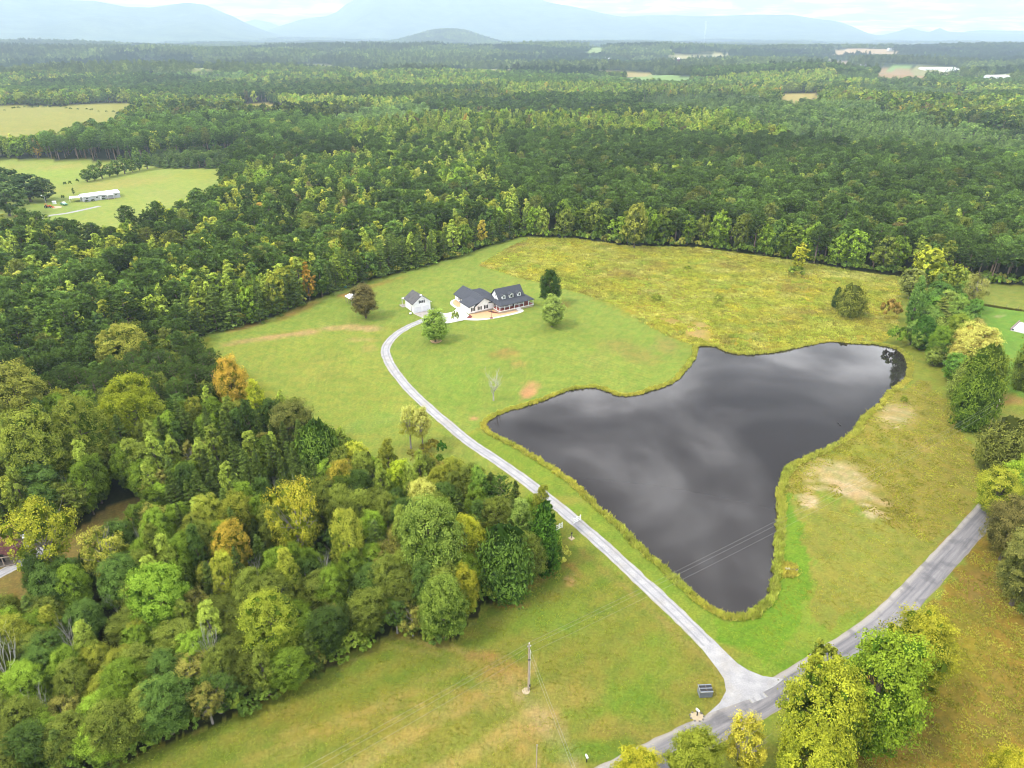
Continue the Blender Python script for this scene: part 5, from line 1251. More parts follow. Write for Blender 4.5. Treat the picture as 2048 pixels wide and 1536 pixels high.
m = MB(); m.box(.45, 14.9, .15, .35, -.2, .71); m.box(14.7, 14.9, .36, 9.4, -.2, .71); m.box(.45, .65, .36, 5.2, -.2, .71); m.build('porch_skirt', M_BRICK, house)
m = MB()
for a in ((.3, 15.0, -.02, .12, .70, .93), (14.96, 15.08, -.02, 9.5, .70, .93), (.28, .39, -.02, 5.2, .70, .93)): m.box(*a)
m.build('porch_edge', M_TRIM, house)
for x in np.linspace(.55, 14.75, 8): MB().box(x - .09, x + .09, .14, .32, .92, 2.78).build('column', M_TRIM, house)
for y in (2.9, 5.4, 8.0): MB().box(14.62, 14.8, y - .09, y + .09, .92, 2.78).build('column', M_TRIM, house)
for y in (2.6, 4.9): MB().box(.5, .68, y - .09, y + .09, .92, 2.78).build('column', M_TRIM, house)
st = MB()
for k in range(4): st.box(7.3, 9.0, -.02 - .3 * (k + 1), -.02 - .3 * k, -.1, .92 - .2 * (k + 1))
st.build('porch_steps', M_CONC, house)
for x in (4.2, 10.4): window(house, 'f', x, 2.15, 1.5, 1.4, 2.4)
d = MB().box(7.0, 7.16, 2.33, 2.4, .92, 3.0); d.box(8.0, 8.16, 2.33, 2.4, .92, 3.0); d.box(7.16, 8.0, 2.33, 2.4, 2.9, 3.0); d = d.build('front_door', M_TRIM, house)
MB().box(7.16, 8.0, 2.35, 2.395, .93, 2.89).build('door_leaf', M_SHUT, d)
for x in (-7.7, -5.0, -2.4): window(house, 'f', x, 1.6, .8, 1.35, 5.2)
window(house, 'f', 1.2, 2.0, .7, 1.1, 5.25, False)
for y in (7.0, 10.1): gdoor(house, 'l', y, 2.5, 2.15, -9.2)
for y in (14.2, 17.2): window(house, 'l', y, 1.7, .9, 1.3, -6.85)
window(house, 'l', 5.6, 5.3, .7, 1.1, 1.9, False)
for x, w in ((3.7, 1.5), (7.0, 1.9), (10.3, 1.5)):                          # dormers
    dm = MB(); dm.prism([(x - w / 2, 3.9), (x + w / 2, 3.9), (x + w / 2, 5.35), (x, 5.35 + w * .36), (x - w / 2, 5.35)], 2.75, 4.9, 'y')
    dm = dm.build('dormer', M_SIDING, house)
    r_ = MB(); e = w / 2 + .22; zt = 5.42 + w * .36 + .06
    r_.slab([(x - e, 2.5, 5.25), (x, 2.5, zt), (x, 5.4, zt), (x - e, 4.9, 5.25)], .1); r_.slab([(x + e, 2.5, 5.25), (x + e, 4.9, 5.25), (x, 5.4, zt), (x, 2.5, zt)], .1)
    r_.build('dormer_roof', M_ROOF, dm)
    if w > 1.6:
        for s in (-1, 1): MB().box(x + s * .62 - .16, x + s * .62 + .16, 2.69, 2.748, 4.35, 5.25).build('shutter', M_SHUT, dm)
    MB().box(x - .34, x + .34, 2.67, 2.749, 4.3, 5.3).build('window_frame', M_TRIM, dm)
    MB().box(x - .26, x + .26, 2.655, 2.669, 4.38, 5.22).build('pane', M_GLASS, dm)
# ground works round the house
hu, hv = np.array([math.cos(HA), math.sin(HA)]), np.array([-math.sin(HA), math.cos(HA)])
def H2(pts): return [np.array([-4.7, 233.8]) + hu * a + hv * b for a, b in pts]
outer = smooth_line([(9.6, .2), (9.6, -1.4), (8.4, -2.7), (5.5, -3.2), (1.0, -3.2), (-4.0, -2.9), (-8.5, -1.9), (-11.5, -.2), (-14.2, 2.4)], 6)
inner = smooth_line([(9.3, .2), (7.4, -1.5), (4.5, -1.9), (1.0, -2.0), (-4.0, -1.7), (-7.8, -.6), (-10.4, 1.3), (-12.2, 3.4)], 6)
poly_sheet('front_walk', H2(list(outer) + list(inner[::-1])), 0.024, M_CONC)
poly_sheet('mulch_bed', H2(list(inner) + [(-9.3, 5.1), (.45, 5.1), (.45, 2.4), (.45, .1)]), 0.018, M_MULCH)
poly_sheet('red_mulch_corner', H2([(-12.1, 3.3), (-10.6, 1.5), (-9.3, 2.9), (-9.3, 5.0)]), 0.029, M_REDMULCH)
poly_sheet('red_mulch_strip', H2([(-1.2, 1.9), (.44, .1), (.44, 1.2), (-.8, 4.2), (-2.2, 4.4)]), 0.029, M_REDMULCH)
lo = smooth_line([(-6.0, 22.6), (-8.4, 21.3), (-10.2, 18.5), (-10.6, 15), (-10.4, 12.0)], 6); li = smooth_line([(-6.2, 21.7), (-7.9, 20.4), (-9.2, 18.2), (-9.5, 15), (-9.4, 12.0)], 6)
poly_sheet('side_walk', H2(list(lo) + list(li[::-1])), 0.024, M_CONC)
poly_sheet('side_mulch_bed', H2(list(li) + [(-6.8, 12.1), (-6.8, 21.4)]), 0.018, M_MULCH)
poly_sheet('parking_apron', [at(*p)[:2] for p in [(826,627),(866,617),(869,622),(890,627),(905,624),(918,613),(923,617),(938.5,631),(926,641),(915,643),(895,647),(875,645),(858,643),(845,636)]], 0.030, M_CONC)
poly_sheet('garage_slab', [at(*p)[:2] for p in [(827,627),(867,617),(870,622.5),(858,628),(850,633),(843,635)]], 0.035, M_CONC_OLD)
lp = H2([(-4.3, -2.0)])[0]; lamp = thing('yard_lamp', 'black yard lamp post in the straw mulch bed before the farmhouse', 'lamp post', (lp[0], lp[1], 0.0))
MB().tube([(0, 0, -.1), (0, 0, 2.3)], .045, 8).build('post', M_DARKMETAL, lamp); MB().tube([(0, 0, 2.3), (0, 0, 2.4), (0, 0, 2.7), (0, 0, 2.85)], [.06, .15, .19, .03], 6).build('lantern', M_DARKMETAL, lamp)
MB().tube([(0, 0, 0), (0, 0, .12)], [.75, .5], 12).build('planting_ring', M_REDMULCH, lamp)
def ring(px, py, r, mat=M_MULCH):
    c = at(px, py)[:2]; poly_sheet('mulch_ring', [c + r * (1 + .08 * math.sin(3 * a)) * np.array([math.cos(a), math.sin(a)]) for a in np.linspace(0, 6.28, 24, endpoint=False)], 0.02, mat)
ring(872, 682, 1.9)

# ------------------------------------------------------------------ garage
gb = at(828, 626.5); GA = math.radians(31)
gar = thing('detached_garage', 'white two door garage with a loft window and grey gable roof', 'garage', (gb[0], gb[1], 0), GA)
W_, D_, E_, R_ = 6.6, 7.6, 3.5, 5.9
m = MB(); m.prism([(0, -.2), (W_, -.2), (W_, E_), (W_ / 2, R_), (0, E_)], 0, D_, 'y'); m.build('wall', M_SIDING, gar)
sl = (R_ - E_) / (W_ / 2); roof_part('roof', [[(-.45, -.4, E_ - .45 * sl + .12), (W_ / 2, -.4, R_ + .12), (W_ / 2, D_ + .4, R_ + .12), (-.45, D_ + .4, E_ - .45 * sl + .12)], [(W_ + .45, D_ + .4, E_ - .45 * sl + .12), (W_ / 2, D_ + .4, R_ + .12), (W_ / 2, -.4, R_ + .12), (W_ + .45, -.4, E_ - .45 * sl + .12)]], M_ROOF_OLD, gar)
m = MB(); m.prism([(-.5, E_ - .5 * sl - .14), (-.5, E_ - .5 * sl + .1), (W_ / 2, R_ + .1), (W_ + .5, E_ - .5 * sl + .1), (W_ + .5, E_ - .5 * sl - .14), (W_ / 2, R_ - .14)], -.46, -.41, 'y'); m.build('rake_trim', M_TRIM, gar)
for x in (1.75, 4.75): gdoor(gar, 'f', x, 2.4, 2.1, 0)
window(gar, 'f', 3.3, 3.85, 1.5, 1.1, 0)
MB().box(-.1, -.003, 2.1, 2.22, 0, 3.1).build('downspout', M_DARKMETAL, gar)
MB().box(W_ / 2 - .35, W_ / 2 + .35, .1, .8, R_ + .02, R_ + .4).build('roof_vent', M_TRIM, gar)
c_ = MB(); c_.slab([(-.3, D_ + .02, 3.0), (4.5, D_ + .02, 3.0), (4.5, D_ + 2.8, 2.7), (-.3, D_ + 2.8, 2.7)], .12); c_ = c_.build('rear_canopy', M_WHITE_METAL, gar)
for x in (-.15, 4.3): MB().box(x - .08, x + .08, D_ + 2.55, D_ + 2.71, 0, 2.65).build('post', M_TRIM, c_)
MB().box(-1.3, 4.6, D_ + .01, D_ + 3.1, -.1, .1).build('patio_slab', M_CONC_OLD, gar)
bk = at(821, 628.5); bkt = thing('wash_tub', 'small grey tub on the grass by the garage downspout', 'tub', (bk[0], bk[1], 0))
MB().tube([(0, 0, 0), (0, 0, .45)], [.38, .48], 12).build('tub_body', M_STEEL, bkt); MB().tube([(0, 0, .42), (0, 0, .48)], [.52, .52], 12).build('rim', M_TRIM, bkt)

# ------------------------------------------------------------------ open shed with a white roof
sb_ = at(704, 611.5); sh = thing('open_shed', 'open sided shed with a white metal roof behind the brownish lawn tree', 'shed', (sb_[0], sb_[1], 0), math.radians(38))
roof_part('roof', [[(-.3, -.3, 2.5), (2.1, -.3, 3.1), (2.1, 5.0, 3.1), (-.3, 5.0, 2.5)], [(4.5, 5.0, 2.5), (2.1, 5.0, 3.1), (2.1, -.3, 3.1), (4.5, -.3, 2.5)]], M_WHITE_METAL, sh, .08)
for x in (0, 4.2):
    for y in (0, 2.4, 4.7): MB().box(x - .07, x + .07, y - .07, y + .07, 0, 2.55).build('post', M_OLDWOOD, sh)
MB().prism([(0.1, 2.45), (4.1, 2.45), (2.1, 2.95)], -.05, 0.05, 'y').build('gable_board', M_RUST, sh)
def wheel(par, x, y, r, w, mat=M_TYRE):
    o = MB().tube([(x, y - w / 2, r), (x, y + w / 2, r)], r, 12).build('wheel', mat, par)
    MB().tube([(x, y - w / 2 - .012, r), (x, y + w / 2 + .012, r)], r * .5, 8).build('rim', M_STEEL, o)
mo = thing('riding_mower', 'red riding mower parked under the open white roofed shed', 'mower', (sb_[0] + .6, sb_[1] + 1.6, 0), math.radians(38))
m = MB(); m.box(.5, 1.5, -.35, .35, .35, .85); m.box(-.4, .5, -.4, .4, .3, .5); m.build('body', plain('red_paint', (.4, .03, .03), .4), mo)
m = MB(); m.box(-.35, .1, -.25, .25, .5, .65); m.box(-.42, -.3, -.25, .25, .65, 1.05); m.build('seat', M_DARKMETAL, mo)
for x, r in ((1.2, .22), (-.1, .3)):
    for y in (-.42, .42): wheel(mo, x, y, r, .18)
MB().tube([(.5, 0, .8), (.35, 0, 1.1)], .03, 6).build('steering_column', M_DARKMETAL, mo)
cn = at(690.5, 575.5); ct = thing('cooler_bin', 'small teal lidded bin on the grass at the edge of the woods', 'bin', (cn[0], cn[1], 0), .4)
MB().box(-.55, .55, -.4, .4, 0, .75).build('bin_body', plain('teal_paint', (.02, .16, .15), .5), ct); MB().box(-.6, .6, -.45, .45, .75, .9).build('lid', plain('pale_teal', (.3, .5, .48), .5), ct)

# ------------------------------------------------------------------ poles and wires
def pole(px, py, h, label, name='utility_pole', world=None, lean=0.0):
    b = at(px, py) if world is None else np.array(world)
    o = thing(name, label, 'utility pole', (b[0], b[1], 0)); 
    MB().tube([(0, 0, -.3), (0, 0, h * .5), (0, 0, h)], [.17, .145, .11], 10).build('pole', M_POLE, o)
    MB().tube([(0, 0, h), (0, 0, h + .08), (0, 0, h + .22)], [.05, .07, .03], 8).build('top_insulator', M_TRIM, o)
    br = MB().box(-.28, .28, -.05, .05, h - .62, h - .5).build('bracket', M_STEEL, o)
    MB().tube([(.24, 0, h - .5), (.24, 0, h - .4), (.24, 0, h - .3)], [.04, .06, .03], 8).build('insulator', M_TRIM, br)
    return o, b
P1, p1 = pole(1057, 1380, 9.9, 'wooden utility pole standing alone in the front field')
MB().tube([(.19, -.02, .6), (.17, -.02, 8.6)], .045, 6).build('conduit', M_TRIM, P1); MB().box(-.2, .2, -.2, -.1, 6.6, 6.75).build('step_bracket', M_DARKMETAL, P1); MB().box(.1, .3, -.16, .06, .9, 1.3).build('meter_box', M_DARKMETAL, P1)
d2 = ray(2000, 800); b2 = at(1975, 866); h2 = CAM_H + d2[2] * (b2[1] / d2[1])
P2, p2 = pole(1976, 866, h2, 'weathered wooden utility pole rising between the cedars', world=b2)
p3w = p1 + (p1 - p2) * 0.75; p3w[2] = 0; P3, p3 = pole(0, 0, 9.9, 'wooden utility pole carrying the lines on past the field', world=p3w)
w4 = at(1150, 1536, 8.0); dirw = w4[:2] - p1[:2]; p4w = np.array([*(p1[:2] + dirw * 3.4), 0]); P4, p4 = pole(0, 0, 8.4, 'wooden utility pole across the road at the end of the service wires', world=p4w)
M_WIRE = plain('wire', (0.36, 0.36, 0.34), 0.5, 0.05)
def wire(a, b, sag, label, r=.010, mat=None):
    pts = []; a, b = np.asarray(a), np.asarray(b)
    for k in range(25):
        f = k / 24; q = a + (b - a) * f; q[2] -= 4 * sag * f * (1 - f); pts.append(q)
    tag(MB().tube(pts, r, 4).build('power_line', mat or M_WIRE), label, 'power line', 'power lines on the wooden poles')
def V3(p, z, dx=0, dy=0): return np.array([p[0] + dx, p[1] + dy, z])
for dz, dx, sg, nm in ((10.1, 0, 1.6, 'topmost'), (9.5, .24, 1.9, 'middle'), (7.9, .1, 2.2, 'lowest')):
    dz2 = h2 - (10.1 - dz)
    wire(V3(p1, dz, dx), V3(p2, dz2, dx), sg, '%s power line running from the field pole over the pond' % nm)
    wire(V3(p3, dz, dx), V3(p1, dz, dx), sg, '%s power line leaving the field pole away from the pond' % nm)
wire(V3(p1, 8.8, .12), V3(p4, 8.2, .12), 1.0, 'upper service wire from the field pole toward the road'); wire(V3(p1, 8.3, -.12), V3(p4, 8.0, -.12), 1.1, 'lower service wire from the field pole toward the road')
poly_sheet('dirt_patch', smooth_line(wpoly([(1044,1381),(1050,1375),(1058,1377),(1060,1383),(1056,1388),(1048,1388)]), 4, True), .012, M_DIRT)
tp = at(1074, 1490, 5.2); sp_ = thing('field_post', 'slim pale wooden post in the front field near the road', 'post', (tp[0], tp[1], 0)); MB().tube([(0, 0, -.3), (0, 0, 5.2)], [.085, .07], 8).build('shaft', M_POLE, sp_); MB().tube([(0, 0, 5.2), (0, 0, 5.26)], [.09, .05], 8).build('cap', M_STEEL, sp_)

# ------------------------------------------------------------------ roadside things
bb = at(1399, 1396); bn = thing('trash_bin_shelter', 'grey wooden trash box with a slatted dark lid by the drive entrance', 'trash box', (bb[0], bb[1], 0), math.radians(3))
for k in range(6):
    z = .04 + k * .19
    MB().box(0, 1.95, -.012, .03, z, z + .17).build('board', M_BLUEGREY, bn); MB().box(0, 1.95, 1.22, 1.26, z, z + .17).build('board', M_BLUEGREY, bn)
    MB().box(-.012, .03, .035, 1.215, z, z + .17).build('board', M_BLUEGREY, bn); MB().box(1.92, 1.962, .035, 1.215, z, z + .17).build('board', M_BLUEGREY, bn)
for x, y in ((.08, .08), (1.87, .08), (.08, 1.17), (1.87, 1.17)): MB().box(x - .05, x + .05, y - .05, y + .05, 0, 1.2).build('corner_post', M_OLDWOOD, bn)
for k in range(7): MB().slab([(-.02, -.02 + k * .185, 1.24 + .03 * k), (1.98, -.02 + k * .185, 1.24 + .03 * k), (1.98, .15 + k * .185, 1.265 + .03 * k), (-.02, .15 + k * .185, 1.265 + .03 * k)], .03).build('lid_slat', M_DARKMETAL if k % 3 else M_BLUEGREY, bn)
m = MB(); m.box(-.06, -.025, -.06, 1.34, 1.2, 1.5); m.box(-.02, 2.02, -.065, -.025, 1.16, 1.27); m.build('lid_edge', M_STEEL, bn); MB().box(.98, 1.04, -.02, 1.29, 1.47, 1.5).build('lid_batten', M_OLDWOOD, bn)
def mailbox(px, py, label, rz, white=True):
    b = at(px, py); o = thing('mailbox', label, 'mailbox', (b[0], b[1], 0), rz)
    MB().box(-.06, .06, -.06, .06, -.2, 1.05).build('post', M_DARKMETAL, o)
    prof = [(-.13, 1.06), (.13, 1.06), (.13, 1.2)] + [(.13 * math.cos(a), 1.2 + .13 * math.sin(a)) for a in np.linspace(.3, 2.84, 6)] + [(-.13, 1.2)]
    bx = MB().prism(prof, -.32, .32, 'y').build('box', M_TRIM if white else M_DARKMETAL, o); MB().box(.13, .15, -.1, .02, 1.15, 1.38).build('flag', M_RUST, bx); MB().prism([(p[0] * .93, p[1]) for p in prof], -.335, -.321, 'y').build('door', M_STEEL, bx)
    return o
mailbox(1394, 1431, 'white mailbox on a dark post in a pale stone ring by the road', math.radians(35)); mailbox(1173, 1524, 'white mailbox on a thin post in the green grass near the slim post', math.radians(20))
c = at(1394, 1433)[:2]; poly_sheet('stone_bed', [c + 1.0 * (1 + .1 * math.sin(3 * a)) * np.array([math.cos(a), .8 * math.sin(a)]) for a in np.linspace(0, 6.28, 16, endpoint=False)], .014, M_DIRT)
for k in range(9):
    a = k * .7; q = c + 1.02 * np.array([math.cos(a), .8 * math.sin(a)]); o = MB().tube([(0, 0, -.05), (0, 0, .06), (0, 0, .13)], [.16, .17, .08], 6).build('edging_stone', M_ROCK, None, (q[0], q[1], 0)); tag(o, 'small round stone edging the bed of the roadside mailbox', 'stone', 'stones round the mailbox bed')
def fence(px, py, L, rz, label):
    b = at(px, py); o = thing('fence_panel', label, 'fence', (b[0], b[1], 0), rz)
    for x in (.06, L / 2, L - .06): MB().box(x - .07, x + .07, -.07, .07, -.2, 1.45).build('post', M_TRIM, o)
    for z in (.3, .75, 1.2): MB().box(0, L, -.11, -.071, z, z + .16).build('rail', M_TRIM, o)
fence(1147, 1048, 1.95, math.radians(38), 'white three rail fence panel on the pond side of the driveway'); fence(1112, 1062, 1.7, math.radians(38), 'white three rail fence panel beside the cedar across the driveway')
b = at(1143, 1077); o = thing('gate_post', 'short dark gate post on a square stone pad beside the driveway', 'gate post', (b[0], b[1], 0), .7)
MB().box(-.5, .5, -.5, .5, -.1, .12).build('stone_pad', M_DIRT, o); MB().box(-.07, .07, -.07, .07, .12, 1.25).build('post', M_OLDWOOD, o); MB().box(-.13, .13, -.12, .08, 1.25, 1.5).build('keypad_box', M_DARKMETAL, o)
b = at(1095, 993); o = thing('marker_stake', 'thin dark stake in the grass between driveway and pond', 'stake', (b[0], b[1], 0)); MB().tube([(0, 0, -.2), (0, 0, 1.1)], .05, 6).build('stake', M_DARKMETAL, o); MB().box(-.07, .07, -.07, .07, .85, 1.0).build('collar', M_DARKMETAL, o)
b = at(1580, 1140); o = thing('outlet_culvert', 'concrete culvert mouth with dark rocks on the spit by the pond', 'culvert', (b[0], b[1], 0))
m = MB(); m.box(-.9, -.1, -.25, .25, -.1, .45); m.build('headwall', M_CONC, o); MB().tube([(-.5, -.26, .2), (-.5, .26, .2)], .17, 10).build('pipe', M_DARKMETAL, o)
for k in range(7): MB().tube([(0, 0, -.1), (0, 0, .18), (0, 0, .3)], [.26, .3, .1], 6).build('rock', M_ROCK, o, (.2 + .35 * (k % 4), -.3 + .35 * (k // 3), 0))
for (px, py, s, lb) in ((1677, 847, .85, 'smaller dark duck swimming near the right bank of the pond'), (1681, 851, 1.0, 'larger dark duck swimming near the right bank of the pond')):
    b = at(px, py, -.06); o = thing('duck', lb, 'duck', (b[0], b[1], -.06), 2.2); o.scale = (s, s, s)
    m = MB(); m.tube([(-.34, 0, .12), (-.2, 0, .1), (0, 0, .09), (.2, 0, .11), (.27, 0, .2), (.29, 0, .32), (.36, 0, .37), (.44, 0, .34)], [.02, .1, .15, .12, .07, .06, .075, .02], 10); m.build('body', M_DARKMETAL, o); MB().tube([(.42, 0, .345), (.52, 0, .325)], [.028, .015], 6).build('bill', M_ROCK, o)
# wire fence and pad beyond the tree row
for i, px in enumerate(range(1940, 2150, 24)):
    b = at(px, 606 + (px - 1935) * .128); o = thing('wire_fence_post', 'thin wooden post of the wire fence across the back lawn', 'fence post', (b[0], b[1], 0), 0, 'posts of the wire fence'); MB().tube([(0, 0, -.2), (0, 0, 1.35)], [.07, .06], 6).build('shaft', M_OLDWOOD, o); MB().tube([(0, 0, 1.35), (0, 0, 1.39)], [.065, .03], 6).build('top', M_STEEL, o)
b = at(2021, 661); pd = thing('concrete_pad', 'pale concrete yard pad with a low reddish wall beyond the tree row', 'concrete pad', (b[0], b[1], 0))
c1 = at(2050, 668)[:2] - b[:2]; c2 = at(2048, 640)[:2] - b[:2]; ang = math.atan2(c1[1], c1[0]); 
e1 = c1 / np.linalg.norm(c1); e2 = np.array([-e1[1], e1[0]])
def E2(a, bb_): q = e1 * a + e2 * bb_; return (q[0], q[1])
m = MB(); q = [E2(0, 0), E2(14, 0), E2(14, 11), E2(0, 11)]; m.prism(q, -.1, .18, 'z'); m.build('slab', M_CONC, pd)
MB().prism([E2(-.25, 0), E2(-.02, 0), E2(-.02, 11), E2(-.25, 11)], -.1, .75, 'z').build('low_wall', plain('mauve_brick', (.27, .2, .19), .9, .2, 4.), pd)
for a_, b_ in ((.5, .5), (5, .6)): q = E2(a_, b_); MB().box(q[0] - .25, q[0] + .25, q[1] - .25, q[1] + .25, .18, .6).build('planter', M_DARKMETAL, pd)

# ------------------------------------------------------------------ generic gabled building
def gabled(name, label, cat, loc, rz, L, W, h, rh, wm, rm, wins=(), doors=(), ov=.35, group=None):
    o = thing(name, label, cat, tuple(loc), rz, group)
    MB().prism([(0, -.3), (W, -.3), (W, h), (W / 2, h + rh), (0, h)], 0, L, 'x').build('wall', wm, o)
    s = rh / (W / 2); z = h - ov * s + .1; r_ = MB()
    r_.slab([(-ov, -ov, z), (L + ov, -ov, z), (L + ov, W / 2, h + rh + .1), (-ov, W / 2, h + rh + .1)], .12); r_.slab([(L + ov, W + ov, z), (-ov, W + ov, z), (-ov, W / 2, h + rh + .1), (L + ov, W / 2, h + rh + .1)], .12); r_.build('roof', rm, o)
    for a, z_, w, hh in wins: window(o, 'f', a, z_, w, hh, 0, False)
    for a, w, hh in doors:
        d_ = MB().box(a - w / 2, a + w / 2, -.06, 0.0, 0, hh).build('door', M_TRIM, o); MB().box(a + w / 2 - .2, a + w / 2 - .12, -.1, -.061, hh * .45, hh * .5).build('handle', M_STEEL, d_)
    return o
mh = at(168, 404.5); mob = gabled('mobile_home', 'long white mobile home with a white metal roof beside the far hay field', 'house', mh, math.radians(44), 20.5, 7.6, 3.0, 1.25, M_GREYSIDE, M_WHITE_METAL, [(2.2, 1.9, 1.4, 1.0), (7.6, 1.9, 1.3, 1.0), (11.2, 1.9, 1.5, 1.0), (18.2, 1.9, 1.3, 1.0)], [(9.5, .95, 2.1)])
c_ = MB(); c_.slab([(12.6, -2.4, 2.6), (16.4, -2.4, 2.6), (16.4, -.02, 2.95), (12.6, -.02, 2.95)], .1); c_ = c_.build('porch_canopy', M_WHITE_METAL, mob)
for x in (12.8, 16.2): MB().box(x - .07, x + .07, -2.3, -2.16, 0, 2.5).build('post', M_TRIM, c_)
MB().box(12.7, 16.3, -2.3, -.02, -.1, .4).build('porch_deck', M_OLDWOOD, mob)
for i, dx in enumerate((1.2, 4.6, 10.6)):
    ca, sa = math.cos(math.radians(44)), math.sin(math.radians(44)); plant('shrub', i, 1, (mh[0] + ca * dx + sa * 1.3, mh[1] + sa * dx - ca * 1.3, 0), 1.4, 1.3, i, tint_of((60, 76, 50)), tint_of((80, 96, 60)), 'round dark bush against the wall of the white mobile home', 'bushes along the mobile home')
cp = at(140, 405); o = thing('carport', 'white roofed open carport at the end of the mobile home', 'carport', (cp[0], cp[1], 0), math.radians(20))
roof_part('roof', [[(0, 0, 2.4), (6, 0, 2.4), (6, 3, 3.1), (0, 3, 3.1)], [(6, 6, 2.4), (0, 6, 2.4), (0, 3, 3.1), (6, 3, 3.1)]], M_WHITE_METAL, o, .08)
for x in (.15, 5.85):
    for y in (.15, 5.85): MB().box(x - .06, x + .06, y - .06, y + .06, 0, 2.4).build('post', M_TRIM, o)
b = at(124, 409); tr = thing('pickup_truck', 'green and white pickup truck parked by the far carport', 'truck', (b[0], b[1], 0), math.radians(-35))
m = MB(); m.prism([(0, .45), (5.2, .45), (5.2, 1.0), (3.9, 1.08), (3.2, 1.15), (0, 1.1)], -.95, .95, 'y'); m.build('body', M_GREENP, tr)
cb = MB().prism([(1.5, 1.1), (3.5, 1.1), (2.95, 1.8), (1.65, 1.8)], -.85, .85, 'y').build('cab', M_WHITEP, tr); MB().prism([(1.8, 1.2), (3.2, 1.2), (2.85, 1.7), (1.85, 1.7)], -.865, .865, 'y').build('side_window', M_GLASS, cb)
MB().box(.1, 1.4, -.8, .8, 1.05, 1.14).build('bed_floor', M_DARKMETAL, tr)
for x in (.95, 4.2):
    for y in (-.85, .85): wheel(tr, x, y, .38, .26)
for y in (-.7, .7): MB().box(5.19, 5.24, y - .16, y + .16, .75, .92).build('headlight', M_TRIM, tr)
b = at(91, 416); tc = thing('orange_tractor', 'orange tractor with a front loader on the far home lawn', 'tractor', (b[0], b[1], 0), math.radians(12))
m = MB(); m.box(1.2, 3.0, -.4, .4, .8, 1.45); m.box(.2, 1.2, -.45, .45, .7, 1.15); m.build('body', M_ORANGE, tc)
for x, r, w in ((.55, .75, .45), (2.6, .5, .32)):
    for y in (-.75, .75): wheel(tc, x, y, r, w)
m = MB()
for y in (-.55, .55): m.tube([(1.4, y, 1.3), (2.8, y, 1.5), (4.0, y, .5)], .08, 6)
m.build('loader_arm', M_ORANGE, tc); MB().prism([(3.9, .15), (4.7, .15), (4.6, .28), (4.05, .35), (4.0, .8), (3.9, .8)], -.95, .95, 'y').build('bucket', M_ORANGE, tc)
m = MB()
for x in (.2, 1.1):
    for y in (-.45, .45): m.box(x - .04, x + .04, y - .04, y + .04, 1.15, 2.3)
m.box(.1, 1.2, -.55, .55, 2.3, 2.38); m.build('canopy', M_ORANGE, tc); MB().box(.3, .75, -.25, .25, 1.15, 1.6).build('seat', M_DARKMETAL, tc)
poly_sheet('sand_patch', smooth_line(wpoly([(100,415),(108,412.5),(118,412),(124,413.5),(120,416),(108,417)]), 4, True), .012, M_DIRT)
b = at(95, 416); o = thing('yard_light_pole', 'pale yard light pole beside the orange tractor', 'light pole', (b[0], b[1], 0)); MB().tube([(0, 0, -.2), (0, 0, 6.8)], [.13, .1], 8).build('pole', M_STEEL, o); MB().tube([(0, 0, 6.6), (-1.2, 0, 7.2)], .05, 6).build('arm', M_STEEL, o); MB().box(-1.7, -1.1, -.18, .18, 7.1, 7.28).build('lamp_head', M_TRIM, o)
b = at(105.5, 408.5); o = gabled('well_house', 'tiny white well house on the far home lawn', 'shed', b, .3, 1.7, 1.5, 1.3, .4, M_SIDING, M_WHITE_METAL, (), ((.8, .6, 1.1),), .15)
b = at(226, 392.5); o = gabled('garden_shed', 'small dark shed behind the end of the mobile home', 'shed', b, .7, 4.2, 3.2, 2.2, .9, M_BLUEGREY, M_DARKMETAL, (), ((2, .9, 1.9),), .2)
# ------------------------------------------------------------------ rustic cabin
cb_ = at(-2, 1127); cab = thing('log_cabin', 'weathered grey cabin with a rusty red gable roof in the wooded clearing', 'cabin', (cb_[0], cb_[1], 0), math.radians(16))
MB().prism([(-1.6, -.1), (3.0, -.1), (3.0, 2.3), (.7, 3.7), (-1.6, 2.3)], 0, 6.5, 'y').build('wall', M_OLDWOOD, cab)
roof_part('roof', [[(-2.2, -1.5, 1.98), (.7, -1.5, 3.85), (.7, 6.9, 3.85), (-2.2, 6.9, 1.98)], [(3.6, 6.9, 1.98), (.7, 6.9, 3.85), (.7, -1.5, 3.85), (3.6, -1.5, 1.98)]], M_RUST, cab, .12)
for k in range(9): x = -1.5 + k * .54; MB().box(x, x + .46, -.05, -.004, .05, 2.25).build('plank', M_OLDWOOD, cab)
for x in (-1.8, .1, 1.4, 3.1): MB().box(x - .08, x + .08, -1.35, -1.2, 0, 2.15).build('porch_post', M_POLE, cab)
MB().box(-1.9, 3.2, -1.4, -.06, -.1, .22).build('porch_floor', M_OLDWOOD, cab); MB().box(-2.0, 3.3, -1.42, -1.3, 2.1, 2.28).build('porch_beam', M_POLE, cab)
MB().box(.4, 1.2, -.09, -.051, .22, 2.0).build('door', M_DARKMETAL, cab)
b = at(40, 1098); gabled('tin_shed', 'small pale tin shed behind the rusty roofed cabin', 'shed', b, .4, 2.6, 2.0, 1.9, .5, M_STEEL, M_STEEL, (), ((1.2, .7, 1.5),), .15)
